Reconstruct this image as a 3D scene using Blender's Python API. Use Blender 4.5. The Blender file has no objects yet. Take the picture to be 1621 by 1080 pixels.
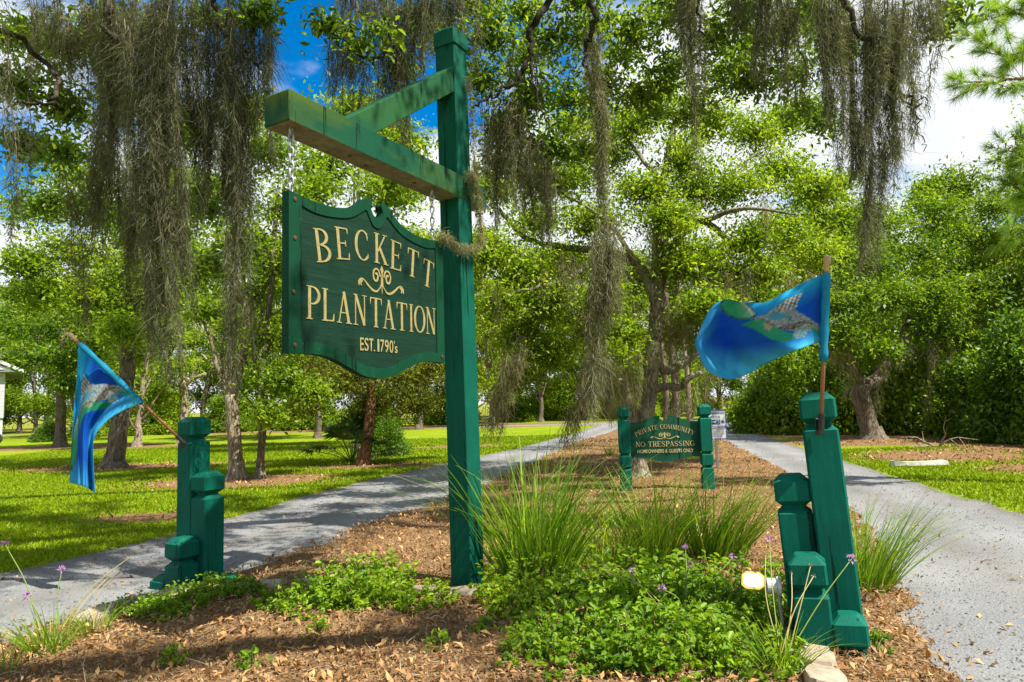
import bpy, math, random
import numpy as np
from math import sin, cos, pi, radians, tan, atan2
from mathutils import Vector, Matrix

scene = bpy.context.scene
col = scene.collection

# ------------------------------------------------------------------ camera
CAM_H, FPX = 1.52, 1050.0
PITCH, ROLL = radians(5.3), radians(1.7)
R0 = np.array([1, 0, 0.]); U0 = np.array([0, -sin(PITCH), cos(PITCH)]); FWD = np.array([0, cos(PITCH), sin(PITCH)])
RV = cos(ROLL)*R0 - sin(ROLL)*U0; UV = sin(ROLL)*R0 + cos(ROLL)*U0
CPOS = np.array([0, 0, CAM_H])
cam = bpy.data.cameras.new('camera'); camo = bpy.data.objects.new('camera', cam); col.objects.link(camo)
m = Matrix.Identity(4)
for i in range(3):
    m[i][0] = RV[i]; m[i][1] = UV[i]; m[i][2] = -FWD[i]; m[i][3] = CPOS[i]
camo.matrix_world = m
cam.sensor_width = 36.0; cam.lens = 36.0*FPX/1621.0; cam.clip_start = .05; cam.clip_end = 3000
scene.camera = camo

# ------------------------------------------------------------------ sky, sun, exposure
SUN = np.array([0.46, -0.30, 0.84]); SUN /= np.linalg.norm(SUN)
world = bpy.data.worlds.new('World'); scene.world = world; world.use_nodes = True
nt = world.node_tree; N = nt.nodes; L = nt.links; N.clear()
wo = N.new('ShaderNodeOutputWorld'); bg = N.new('ShaderNodeBackground'); bg.inputs[1].default_value = 0.13
sky = N.new('ShaderNodeTexSky'); sky.sky_type = 'NISHITA'; sky.sun_disc = False
sky.sun_elevation = math.asin(SUN[2]); sky.sun_rotation = atan2(SUN[0], SUN[1])
sky.air_density = 1.0; sky.dust_density = .4; sky.ozone_density = 3.0
hs = N.new('ShaderNodeHueSaturation'); hs.inputs['Saturation'].default_value = 1.5; hs.inputs['Value'].default_value = .68
tc = N.new('ShaderNodeTexCoord'); sep = N.new('ShaderNodeSeparateXYZ')
def wmath(op, a, b=None):
    n = N.new('ShaderNodeMath'); n.operation = op
    for i, v in enumerate((a, b)):
        if v is None: continue
        if isinstance(v, (int, float)): n.inputs[i].default_value = v
        else: L.new(v, n.inputs[i])
    return n.outputs[0]
L.new(tc.outputs['Generated'], sep.inputs[0])
dz = wmath('ADD', wmath('MAXIMUM', sep.outputs['Z'], 0.0), .22)
cmb = N.new('ShaderNodeCombineXYZ')
L.new(wmath('DIVIDE', sep.outputs['X'], dz), cmb.inputs[0]); L.new(wmath('DIVIDE', sep.outputs['Y'], dz), cmb.inputs[1])
cmb.inputs[2].default_value = 11.7
nz = N.new('ShaderNodeTexNoise'); nz.inputs['Scale'].default_value = 1.25; nz.inputs['Detail'].default_value = 9; nz.inputs['Roughness'].default_value = .52
L.new(cmb.outputs[0], nz.inputs['Vector'])
mr = N.new('ShaderNodeMapRange'); mr.interpolation_type = 'SMOOTHSTEP'
mr.inputs['From Min'].default_value = .42; mr.inputs['From Max'].default_value = .51
L.new(wmath('ADD', nz.outputs['Fac'], wmath('MULTIPLY', wmath('MAXIMUM', wmath('SUBTRACT', .40, sep.outputs['Z']), 0.0), .42)), mr.inputs['Value'])
nz2 = N.new('ShaderNodeTexNoise'); nz2.inputs['Scale'].default_value = 3.5; nz2.inputs['Detail'].default_value = 5
L.new(cmb.outputs[0], nz2.inputs['Vector'])
cr = N.new('ShaderNodeMix'); cr.data_type = 'RGBA'
cr.inputs[6].default_value = (2.7, 2.95, 3.3, 1); cr.inputs[7].default_value = (4.4, 4.4, 4.4, 1)
L.new(nz2.outputs['Fac'], cr.inputs[0])
mx = N.new('ShaderNodeMix'); mx.data_type = 'RGBA'
L.new(sky.outputs[0], hs.inputs['Color']); L.new(mr.outputs[0], mx.inputs[0]); L.new(hs.outputs[0], mx.inputs[6]); L.new(cr.outputs[2], mx.inputs[7])
L.new(mx.outputs[2], bg.inputs[0]); L.new(bg.outputs[0], wo.inputs[0])

sl = bpy.data.lights.new('sun', 'SUN'); sl.energy = 5.0; sl.angle = radians(.55); sl.color = (1, .95, .86)
so = bpy.data.objects.new('sun', sl); col.objects.link(so)
so.rotation_euler = Vector(SUN).to_track_quat('Z', 'Y').to_euler(); so.location = (8, -8, 20)
vs = scene.view_settings; vs.view_transform = 'Standard'; vs.look = 'None'; vs.gamma = 1; vs.use_curve_mapping = False
vs.exposure = 1.2
scene.cycles.use_denoising = True
scene.cycles.max_bounces = 6; scene.cycles.diffuse_bounces = 4; scene.cycles.transmission_bounces = 4; scene.cycles.glossy_bounces = 2
scene.cycles.caustics_reflective = False; scene.cycles.caustics_refractive = False

# ------------------------------------------------------------------ pixel <-> world helpers (photograph survey)
def ray(x, y): return (x-810.5)*RV - (y-540)*UV + FPX*FWD
def G(x, y, z=0.0):
    d = ray(x, y); return CPOS + d*((z-CAM_H)/d[2])
def P(x, y, Y):
    d = ray(x, y); return CPOS + d*(Y/d[1])
def pxm(Y): return Y/FPX*1.0

# ------------------------------------------------------------------ materials
def nodes(name):
    mt = bpy.data.materials.new(name); mt.use_nodes = True
    t = mt.node_tree; b = t.nodes['Principled BSDF']
    return mt, t, t.nodes, t.links, b
def ramp(t, pts):
    r = t.nodes.new('ShaderNodeValToRGB'); e = r.color_ramp.elements
    while len(e) < len(pts): e.new(.5)
    for i, (p, c) in enumerate(pts):
        e[i].position = p; e[i].color = (*c, 1)
    return r
def noise(t, scale, detail=4, rough=.55, vec=None, coord='Object', stretch=None):
    n = t.nodes.new('ShaderNodeTexNoise'); n.inputs['Scale'].default_value = scale; n.inputs['Detail'].default_value = detail; n.inputs['Roughness'].default_value = rough
    if vec is None:
        c = t.nodes.new('ShaderNodeTexCoord'); vec = c.outputs[coord]
    if stretch:
        mp = t.nodes.new('ShaderNodeMapping'); mp.inputs['Scale'].default_value = stretch; t.links.new(vec, mp.inputs[0]); vec = mp.outputs[0]
    t.links.new(vec, n.inputs['Vector'])
    return n
def bump(t, b, h, strength=.3, dist=.01):
    bp = t.nodes.new('ShaderNodeBump'); bp.inputs['Strength'].default_value = strength; bp.inputs['Distance'].default_value = dist
    t.links.new(h, bp.inputs['Height']); t.links.new(bp.outputs[0], b.inputs['Normal'])
def mixc(t, fac, a, b):
    x = t.nodes.new('ShaderNodeMix'); x.data_type = 'RGBA'
    for i, v in ((0, fac), (6, a), (7, b)):
        if isinstance(v, (int, float)): x.inputs[i].default_value = v
        elif isinstance(v, tuple): x.inputs[i].default_value = (*v, 1)
        else: t.links.new(v, x.inputs[i])
    return x.outputs[2]

def leaf_mat(name, c0, c1, c2, trans=.45, rough=.45, spec=.35, tboost=1.25):
    mt, t, n, l, b = nodes(name)
    a = n.new('ShaderNodeAttribute'); a.attribute_name = 'rnd'
    r = ramp(t, [(0, c0), (.5, c1), (1, c2)]); l.new(a.outputs['Fac'], r.inputs[0])
    oi = n.new('ShaderNodeObjectInfo'); hv = n.new('ShaderNodeHueSaturation'); mv = n.new('ShaderNodeMapRange'); mv.inputs['To Min'].default_value = .74; mv.inputs['To Max'].default_value = 1.2; l.new(oi.outputs['Random'], mv.inputs[0]); l.new(mv.outputs[0], hv.inputs['Value'])
    mh = n.new('ShaderNodeMapRange'); mh.inputs['To Min'].default_value = .515; mh.inputs['To Max'].default_value = .488; l.new(oi.outputs['Random'], mh.inputs[0]); l.new(mh.outputs[0], hv.inputs['Hue']); l.new(r.outputs[0], hv.inputs['Color']); r = hv
    l.new(r.outputs[0], b.inputs['Base Color']); b.inputs['Roughness'].default_value = rough; b.inputs['Specular IOR Level'].default_value = spec
    tr = n.new('ShaderNodeBsdfTranslucent')
    bc = n.new('ShaderNodeMix'); bc.data_type = 'RGBA'; bc.blend_type = 'MULTIPLY'; bc.inputs[0].default_value = 1
    bc.inputs[7].default_value = (tboost*1.15, tboost*1.1, tboost*.5, 1)
    l.new(r.outputs[0], bc.inputs[6]); l.new(bc.outputs[2], tr.inputs[0])
    ms = n.new('ShaderNodeMixShader'); ms.inputs[0].default_value = trans
    l.new(b.outputs[0], ms.inputs[1]); l.new(tr.outputs[0], ms.inputs[2]); l.new(ms.outputs[0], n['Material Output'].inputs[0])
    return mt
M = {}
M['leaf_bright'] = leaf_mat('leaf_bright', (.08, .15, .006), (.195, .305, .010), (.38, .46, .03), trans=.54)
M['leaf_mid'] = leaf_mat('leaf_mid', (.06, .125, .007), (.16, .265, .011), (.34, .42, .025), trans=.54)
M['leaf_dark'] = leaf_mat('leaf_dark', (.05, .11, .010), (.115, .215, .014), (.23, .34, .022), spec=.35, trans=.5)
M['leaf_oak'] = leaf_mat('leaf_oak', (.05, .10, .008), (.12, .21, .011), (.27, .36, .02), spec=.45, trans=.52)
M['leaf_olive'] = leaf_mat('leaf_olive', (.075, .10, .008), (.14, .175, .012), (.24, .26, .02))
M['leaf_shrub'] = leaf_mat('leaf_shrub', (.08, .16, .008), (.18, .31, .012), (.33, .47, .025), trans=.5)
M['needle'] = leaf_mat('needle', (.08, .18, .02), (.15, .28, .03), (.26, .40, .05), trans=.45)
M['blade'] = leaf_mat('blade', (.09, .19, .008), (.20, .34, .014), (.40, .48, .05), trans=.5)
M['lawn_blade'] = leaf_mat('lawn_blade', (.09, .165, .003), (.165, .255, .004), (.28, .335, .008), trans=.3, spec=.15)
M['palm'] = leaf_mat('palm', (.04, .10, .02), (.08, .16, .03), (.20, .22, .06), trans=.3)
M['moss'] = leaf_mat('moss', (.080, .083, .046), (.16, .166, .095), (.32, .33, .21), trans=.4, rough=.9, spec=.05, tboost=1.05)
M['moss_pale'] = leaf_mat('moss_pale', (.14, .13, .065), (.26, .245, .13), (.44, .42, .25), trans=.4, rough=.9, spec=.05, tboost=1.1)
M['chips'] = leaf_mat('chips', (.09, .048, .020), (.25, .145, .062), (.45, .29, .14), trans=.05, rough=.85, spec=.1)
M['litter'] = leaf_mat('litter', (.20, .10, .04), (.42, .21, .08), (.60, .35, .15), trans=.1, rough=.6, spec=.3)
M['straw'] = leaf_mat('straw', (.16, .13, .08), (.28, .23, .14), (.42, .37, .25), trans=.05, rough=.9, spec=.05)
M['stones'] = leaf_mat('stones', (.06, .062, .064), (.15, .152, .154), (.25, .25, .24), trans=.0, rough=.85, spec=.2)
M['petal'] = leaf_mat('petal', (.32, .14, .42), (.45, .24, .58), (.60, .40, .70), trans=.4)
M['stem'] = leaf_mat('stem', (.12, .22, .03), (.22, .28, .05), (.40, .33, .12), trans=.1)

def bark(name, dark, light, sc=9, bs=.8, moss=None):
    mt, t, n, l, b = nodes(name)
    c = n.new('ShaderNodeTexCoord')
    n1 = noise(t, sc, 6, .65, c.outputs['Object'], stretch=(1, 1, .28))
    v = n.new('ShaderNodeTexVoronoi'); v.feature = 'DISTANCE_TO_EDGE'; v.inputs['Scale'].default_value = sc*2.2
    mp = n.new('ShaderNodeMapping'); mp.inputs['Scale'].default_value = (1, 1, .22); l.new(c.outputs['Object'], mp.inputs[0])
    mv = n.new('ShaderNodeVectorMath'); mv.operation = 'ADD'; l.new(mp.outputs[0], mv.inputs[0])
    sc2 = n.new('ShaderNodeVectorMath'); sc2.operation = 'SCALE'; sc2.inputs['Scale'].default_value = .12; l.new(n1.outputs['Color'], sc2.inputs[0]); l.new(sc2.outputs[0], mv.inputs[1])
    l.new(mv.outputs[0], v.inputs['Vector'])
    r = ramp(t, [(.30, dark), (.72, light)]); l.new(n1.outputs['Fac'], r.inputs[0])
    r2 = ramp(t, [(0, (.35, .35, .35)), (.10, (1, 1, 1))]); l.new(v.outputs['Distance'], r2.inputs[0])
    mm = n.new('ShaderNodeMix'); mm.data_type = 'RGBA'; mm.blend_type = 'MULTIPLY'; mm.inputs[0].default_value = .8
    l.new(r.outputs[0], mm.inputs[6]); l.new(r2.outputs[0], mm.inputs[7]); out = mm.outputs[2]
    if moss:
        n3 = noise(t, 2.3, 5, .6, c.outputs['Object']); r3 = ramp(t, [(.48, (0, 0, 0)), (.62, (1, 1, 1))]); l.new(n3.outputs['Fac'], r3.inputs[0])
        out = mixc(t, r3.outputs[0], out, moss)
    l.new(out, b.inputs['Base Color']); b.inputs['Roughness'].default_value = .92; b.inputs['Specular IOR Level'].default_value = .1
    ad = n.new('ShaderNodeMath'); ad.operation = 'ADD'; l.new(n1.outputs['Fac'], ad.inputs[0])
    mi = n.new('ShaderNodeMath'); mi.operation = 'MINIMUM'; l.new(v.outputs['Distance'], mi.inputs[0]); mi.inputs[1].default_value = .12
    ml = n.new('ShaderNodeMath'); ml.operation = 'MULTIPLY'; l.new(mi.outputs[0], ml.inputs[0]); ml.inputs[1].default_value = 4; l.new(ml.outputs[0], ad.inputs[1])
    bump(t, b, ad.outputs[0], bs, .03)
    return mt
M['bark'] = bark('bark', (.085, .065, .045), (.26, .215, .155), 7, .9)
M['bark_oak'] = bark('bark_oak', (.12, .10, .07), (.36, .31, .22), 9, 1.0, (.30, .30, .18))
M['bark_pale'] = bark('bark_pale', (.16, .12, .08), (.42, .35, .25), 6, .8)
M['bark_red'] = bark('bark_red', (.13, .065, .035), (.33, .18, .10), 8, .8)
M['bark_dark'] = bark('bark_dark', (.025, .02, .015), (.09, .075, .055), 9, .8)

def paint(name, c, c2=None, grain=0.6, rough=.6, stain=None, wear=.55):
    mt, t, n, l, b = nodes(name)
    cd = n.new('ShaderNodeTexCoord')
    n1 = noise(t, 14, 6, .7, cd.outputs['Object'], stretch=(1, 1, .12))
    n2 = noise(t, 2.2, 5, .6, cd.outputs['Object'])
    c2 = c2 or tuple(x*wear for x in c)
    r = ramp(t, [(.30, c2), (.62, c)]); l.new(n2.outputs['Fac'], r.inputs[0]); out = r.outputs[0]
    r1 = ramp(t, [(.26, tuple(x*.5 for x in c)), (.42, c)]); l.new(n1.outputs['Fac'], r1.inputs[0])
    out = mixc(t, .35, out, r1.outputs[0])
    if stain:
        n3 = noise(t, 1.6, 5, .6, cd.outputs['Object'], stretch=(.35, 1.3, 1.3)); r3 = ramp(t, [(.42, (0, 0, 0)), (.60, (1, 1, 1))]); l.new(n3.outputs['Fac'], r3.inputs[0])
        out = mixc(t, r3.outputs[0], out, stain)
    n5 = noise(t, 9, 5, .6, cd.outputs['Object'], stretch=(2.6, 2.6, .10)); r5 = ramp(t, [(.365, (1, 1, 1)), (.385, (0, 0, 0))]); l.new(n5.outputs['Fac'], r5.inputs[0])
    out = mixc(t, r5.outputs[0], out, tuple(x*.22 for x in c))
    n6 = noise(t, 3.1, 6, .7, cd.outputs['Object'], stretch=(1, 1, .5)); r6 = ramp(t, [(.58, (0, 0, 0)), (.80, (.55, .55, .55))]); l.new(n6.outputs['Fac'], r6.inputs[0])
    out = mixc(t, r6.outputs[0], out, tuple(min(1, x*1.7+.012) for x in c))
    # scattered small chips of dirt
    n4 = noise(t, 60, 2, .5, cd.outputs['Object']); r4 = ramp(t, [(.70, (0, 0, 0)), (.76, (1, 1, 1))]); l.new(n4.outputs['Fac'], r4.inputs[0])
    out = mixc(t, r4.outputs[0], out, tuple(min(1, x*1.5+.012) for x in c))
    l.new(out, b.inputs['Base Color'])
    b.inputs['Specular IOR Level'].default_value = .13
    rr = n.new('ShaderNodeMapRange'); rr.inputs['To Min'].default_value = rough-.1; rr.inputs['To Max'].default_value = rough+.25; l.new(n2.outputs['Fac'], rr.inputs[0]); l.new(rr.outputs[0], b.inputs['Roughness'])
    bump(t, b, n1.outputs['Fac'], grain, .006)
    return mt
M['green'] = paint('green_paint', (.0005, .105, .068))
M['green_post'] = paint('green_post_paint', (.0005, .078, .048))
M['green_beam'] = paint('green_beam_paint', (.003, .058, .028), stain=(.055, .088, .006))
M['green_brace'] = paint('green_brace_paint', (.004, .062, .032), stain=(.015, .075, .022))
M['green_frame'] = paint('green_frame_paint', (.001, .042, .018))

def sandblast():
    mt, t, n, l, b = nodes('green_field')
    c = n.new('ShaderNodeTexCoord')
    n1 = noise(t, 22, 6, .75, c.outputs['Object'], stretch=(.10, 1, 1.0))
    n2 = noise(t, 3, 4, .6, c.outputs['Object'])
    r = ramp(t, [(.32, (.002, .012, .007)), (.60, (.003, .030, .015)), (.80, (.015, .055, .030))]); l.new(n1.outputs['Fac'], r.inputs[0])
    out = mixc(t, n2.outputs['Fac'], r.outputs[0], (.003, .024, .012))
    l.new(out, b.inputs['Base Color']); b.inputs['Roughness'].default_value = .75; b.inputs['Specular IOR Level'].default_value = .15
    bump(t, b, n1.outputs['Fac'], .7, .010)
    return mt
M['green_field'] = sandblast()
M['green_field2'] = paint('green_board', (.003, .05, .028), stain=(.012, .085, .045), grain=.4)
def simple(name, c, rough=.5, metal=0, emit=None, es=0, var=.25, sc=8):
    mt, t, n, l, b = nodes(name)
    n1 = noise(t, sc, 5, .6)
    r = ramp(t, [(.3, tuple(x*(1-var) for x in c)), (.7, tuple(min(1, x*(1+var*.5)) for x in c))]); l.new(n1.outputs['Fac'], r.inputs[0]); l.new(r.outputs[0], b.inputs['Base Color'])
    b.inputs['Roughness'].default_value = rough; b.inputs['Metallic'].default_value = metal
    if emit:
        b.inputs['Emission Color'].default_value = (*emit, 1); b.inputs['Emission Strength'].default_value = es
    return mt
M['gold'] = simple('gold_lettering', (.28, .23, .085), .5, var=.3, sc=30)
M['gold2'] = simple('cream_lettering', (.52, .42, .18), .5, var=.15, sc=30)
M['rust'] = simple('rusty_metal', (.13, .055, .025), .8, .5, sc=40)
M['steel'] = simple('grey_metal', (.35, .36, .36), .45, .6, sc=30)
M['black_metal'] = simple('dark_metal', (.03, .03, .03), .4, .6)
M['aluminium'] = simple('grey_enamel', (.42, .44, .43), .4, .2)
M['lens'] = simple('lit_lens', (.9, .8, .6), .3, emit=(1, .72, .36), es=.3, var=.02)
M['rim_yellow'] = simple('yellow_gasket', (.55, .38, .06), .5)
M['pole_wood'] = simple('pole_wood', (.30, .14, .06), .45, sc=25)
M['finial_wood'] = simple('finial_wood', (.42, .26, .12), .45, sc=25)
M['white_sign'] = simple('white_sign_face', (.62, .66, .60), .4, var=.08)
M['blue_sign'] = simple('blue_sign_ink', (.015, .05, .33), .4, var=.1)
M['black_ink'] = simple('black_ink', (.01, .01, .012), .5)
M['grey_ink'] = simple('grey_ink', (.16, .19, .30), .5)
M['stone'] = simple('edging_stone', (.36, .29, .20), .9, var=.5, sc=9)
M['log'] = simple('weathered_wood', (.36, .34, .28), .9, var=.4, sc=7)
M['siding'] = simple('white_siding', (.42, .44, .43), .6, var=.04)
M['roof'] = simple('grey_roof', (.16, .17, .18), .8)
M['dark_glass'] = simple('dark_glass', (.03, .04, .05), .15)
M['rubber'] = simple('tyre_rubber', (.02, .02, .02), .8)
M['red_sign'] = simple('red_sign', (.65, .06, .03), .4, var=.05)
M['street_blue'] = simple('street_blue', (.02, .16, .5), .4, var=.05)
M['palm_trunk'] = bark('palm_trunk', (.10, .075, .05), (.24, .18, .12), 14, 1.0)

# ------------------------------------------------------------------ ground materials
def ground_mats():
    mt, t, n, l, b = nodes('lawn_ground'); M['lawn'] = mt
    c = n.new('ShaderNodeTexCoord'); ob = c.outputs['Object']
    n1 = noise(t, .35, 6, .6, ob); n2 = noise(t, 18, 5, .7, ob); n3 = noise(t, 3, 5, .65, ob)
    r = ramp(t, [(.30, (.085, .145, .004)), (.55, (.155, .225, .005)), (.75, (.25, .27, .010))]); l.new(n1.outputs['Fac'], r.inputs[0])
    r2 = ramp(t, [(.3, (.075, .125, .004)), (.65, (.21, .28, .006))]); l.new(n2.outputs['Fac'], r2.inputs[0])
    out = mixc(t, .5, r.outputs[0], r2.outputs[0])
    nw_ = noise(t, 1.1, 6, .72, ob); rw = ramp(t, [(.50, (0, 0, 0)), (.70, (.6, .6, .6))]); l.new(nw_.outputs['Fac'], rw.inputs[0]); out = mixc(t, rw.outputs[0], out, (.30, .25, .06))
    a = n.new('ShaderNodeAttribute'); a.attribute_name = 'litter'
    rl = ramp(t, [(.25, (.075, .045, .022)), (.5, (.18, .105, .048)), (.75, (.29, .185, .09))]); l.new(n2.outputs['Fac'], rl.inputs[0])
    ad = n.new('ShaderNodeMath'); ad.operation = 'ADD'; l.new(a.outputs['Fac'], ad.inputs[0])
    sb = n.new('ShaderNodeMath'); sb.operation = 'MULTIPLY_ADD'; l.new(n3.outputs['Fac'], sb.inputs[0]); sb.inputs[1].default_value = 1.4; sb.inputs[2].default_value = -.7; l.new(sb.outputs[0], ad.inputs[1])
    mr = n.new('ShaderNodeMapRange'); mr.interpolation_type = 'SMOOTHSTEP'; mr.inputs['From Min'].default_value = .35; mr.inputs['From Max'].default_value = .65; l.new(ad.outputs[0], mr.inputs[0])
    out = mixc(t, mr.outputs[0], out, rl.outputs[0]); l.new(out, b.inputs['Base Color']); b.inputs['Roughness'].default_value = .95; b.inputs['Specular IOR Level'].default_value = .05
    bump(t, b, n2.outputs['Fac'], .6, .04)
    mt, t, n, l, b = nodes('gravel_road'); M['road'] = mt
    c = n.new('ShaderNodeTexCoord'); ob = c.outputs['Object']
    n1 = noise(t, 90, 3, .7, ob); n2 = noise(t, .8, 5, .6, ob); v = n.new('ShaderNodeTexVoronoi'); v.inputs['Scale'].default_value = 55; l.new(ob, v.inputs['Vector'])
    r = ramp(t, [(.3, (.08, .083, .085)), (.5, (.19, .193, .195)), (.72, (.34, .34, .33))]); l.new(n1.outputs['Fac'], r.inputs[0])
    r2 = ramp(t, [(.3, (.14, .143, .146)), (.7, (.26, .26, .25))]); l.new(n2.outputs['Fac'], r2.inputs[0])
    out = mixc(t, .55, r.outputs[0], r2.outputs[0])
    n5 = noise(t, 4.5, 4, .7, ob); r5 = ramp(t, [(.66, (0, 0, 0)), (.72, (1, 1, 1))]); l.new(n5.outputs['Fac'], r5.inputs[0])
    f5 = n.new('ShaderNodeMath'); f5.operation = 'MULTIPLY'; l.new(r5.outputs[0], f5.inputs[0]); f5.inputs[1].default_value = .25
    out = mixc(t, f5.outputs[0], out, (.24, .19, .12))
    ac = n.new('ShaderNodeAttribute'); ac.attribute_name = 'across'
    rt = ramp(t, [(0, (1, 1, 1)), (.12, (.35, .35, .35)), (.28, (0, 0, 0)), (.5, (.6, .6, .6)), (.72, (0, 0, 0)), (.9, (.4, .4, .4)), (1, (1, 1, 1))]); l.new(ac.outputs['Fac'], rt.inputs[0])
    nb_ = noise(t, 2.4, 5, .7, ob); fm = n.new('ShaderNodeMath'); fm.operation = 'MULTIPLY'; l.new(rt.outputs[0], fm.inputs[0]); l.new(nb_.outputs['Fac'], fm.inputs[1])
    fx = n.new('ShaderNodeMath'); fx.operation = 'MULTIPLY'; fx.use_clamp = True; l.new(fm.outputs[0], fx.inputs[0]); fx.inputs[1].default_value = 1.7
    out = mixc(t, fx.outputs[0], out, (.115, .105, .085))
    l.new(out, b.inputs['Base Color']); b.inputs['Roughness'].default_value = .95; b.inputs['Specular IOR Level'].default_value = .1
    bump(t, b, v.outputs['Distance'], .5, .012)
    mt, t, n, l, b = nodes('mulch_ground'); M['mulch'] = mt
    c = n.new('ShaderNodeTexCoord'); ob = c.outputs['Object']
    n1 = noise(t, 40, 4, .75, ob); n2 = noise(t, 1.1, 5, .6, ob); v = n.new('ShaderNodeTexVoronoi'); v.inputs['Scale'].default_value = 30; l.new(ob, v.inputs['Vector'])
    r = ramp(t, [(.28, (.06, .033, .015)), (.5, (.19, .11, .05)), (.72, (.36, .23, .115))]); l.new(n1.outputs['Fac'], r.inputs[0])
    r2 = ramp(t, [(.35, (.11, .065, .03)), (.65, (.27, .165, .08))]); l.new(n2.outputs['Fac'], r2.inputs[0])
    out = mixc(t, .4, r.outputs[0], r2.outputs[0])
    l.new(out, b.inputs['Base Color']); b.inputs['Roughness'].default_value = .95; b.inputs['Specular IOR Level'].default_value = .05
    bump(t, b, v.outputs['Distance'], .9, .03)
ground_mats()

# ------------------------------------------------------------------ mesh helpers
def link(o, parent=None):
    col.objects.link(o)
    if parent is not None: o.parent = parent
    return o
def tag(o, label=None, cat=None, group=None, kind=None):
    for k, v in (('label', label), ('category', cat), ('group', group), ('kind', kind)):
        if v: o[k] = v
    return o
def empty(name, loc=(0, 0, 0), label=None, cat=None, group=None):
    o = bpy.data.objects.new(name, None); o.empty_display_size = .1; o.location = loc; col.objects.link(o)
    return tag(o, label, cat, group)
def np_mesh(name, V, F, rnd=None, smooth=False):
    """V (n,3); F (m,k) all faces with the same number of corners"""
    V = np.asarray(V, dtype=np.float32); F = np.asarray(F, dtype=np.int32)
    me = bpy.data.meshes.new(name); k = F.shape[1]
    me.vertices.add(len(V)); me.vertices.foreach_set('co', V.ravel())
    me.loops.add(F.size); me.loops.foreach_set('vertex_index', F.ravel())
    me.polygons.add(len(F)); me.polygons.foreach_set('loop_start', np.arange(0, F.size, k, dtype=np.int32))
    me.update(calc_edges=True)
    if rnd is not None:
        at = me.attributes.new('rnd', 'FLOAT', 'FACE'); at.data.foreach_set('value', np.asarray(rnd, dtype=np.float32))
    if smooth: me.polygons.foreach_set('use_smooth', np.ones(len(F), dtype=bool))
    return me
def obj(name, me, mat=None, parent=None):
    o = bpy.data.objects.new(name, me)
    if mat is not None and not me.materials: me.materials.append(M[mat] if isinstance(mat, str) else mat)
    return link(o, parent)
class MB:
    def __init__(s): s.v = []; s.f = []
    def add(s, vs, fs):
        k = len(s.v); s.v += [tuple(map(float, q)) for q in vs]; s.f += [tuple(i+k for i in f) for f in fs]; return s
    def box(s, c, size, rz=0, bev=0.0):
        hx, hy, hz = [q/2 for q in size]; b = min(bev, hx*.5, hy*.5, hz*.5)
        pts = []
        if b <= 0:
            pts = [(x, y, z) for z in (-hz, hz) for x, y in ((-hx, -hy), (hx, -hy), (hx, hy), (-hx, hy))]
            fs = [(3, 2, 1, 0), (4, 5, 6, 7)]+[(i, (i+1) % 4, 4+(i+1) % 4, 4+i) for i in range(4)]
        else:
            def ring(a, bb, z, ch): return [(-a+ch, -bb, z), (a-ch, -bb, z), (a, -bb+ch, z), (a, bb-ch, z), (a-ch, bb, z), (-a+ch, bb, z), (-a, bb-ch, z), (-a, -bb+ch, z)]
            pts = ring(hx-b, hy-b, -hz, b*.5)+ring(hx, hy, -hz+b, b)+ring(hx, hy, hz-b, b)+ring(hx-b, hy-b, hz, b*.5)
            fs = [tuple(range(7, -1, -1)), tuple(range(24, 32))]
            for r in range(3): fs += [(r*8+i, r*8+(i+1) % 8, r*8+8+(i+1) % 8, r*8+8+i) for i in range(8)]
        cz, sz = cos(rz), sin(rz)
        return s.add([(c[0]+x*cz-y*sz, c[1]+x*sz+y*cz, c[2]+z) for x, y, z in pts], fs)
    def rings(s, rings, cap=True, close=True):
        n = len(rings[0]); vs = [q for r in rings for q in r]; fs = []
        for k in range(len(rings)-1):
            for i in range(n if close else n-1): fs.append((k*n+i, k*n+(i+1) % n, (k+1)*n+(i+1) % n, (k+1)*n+i))
        if cap: fs += [tuple(range(n-1, -1, -1)), tuple(range((len(rings)-1)*n, len(rings)*n))]
        return s.add(vs, fs)
    def tube(s, pts, rad, sides=8, cap=True):
        pts = [np.asarray(p, float) for p in pts]; n = len(pts)
        if not hasattr(rad, '__len__'): rad = [rad]*n
        t0 = pts[1]-pts[0]; t0 /= np.linalg.norm(t0)
        a = np.cross(t0, [0, 0, 1.]) if abs(t0[2]) < .9 else np.cross(t0, [1., 0, 0]); a /= np.linalg.norm(a)
        rs = []
        for i in range(n):
            t = pts[min(i+1, n-1)]-pts[max(i-1, 0)]; t /= (np.linalg.norm(t)+1e-9)
            a = a-t*np.dot(a, t); a /= (np.linalg.norm(a)+1e-9); b = np.cross(t, a)
            rs.append([pts[i]+rad[i]*(cos(2*pi*k/sides)*a+sin(2*pi*k/sides)*b) for k in range(sides)])
        return s.rings(rs, cap)
    def lathe(s, prof, sides=16, c=(0, 0, 0)):
        return s.rings([[(c[0]+r*cos(2*pi*k/sides), c[1]+r*sin(2*pi*k/sides), c[2]+z) for k in range(sides)] for r, z in prof])
    def mesh(s, name, smooth=False):
        me = bpy.data.meshes.new(name); me.from_pydata(s.v, [], s.f); me.update()
        if smooth: me.polygons.foreach_set('use_smooth', np.ones(len(me.polygons), dtype=bool))
        return me
    def build(s, name, mat, parent=None, smooth=False): return obj(name, s.mesh(name, smooth), mat, parent)
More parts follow.
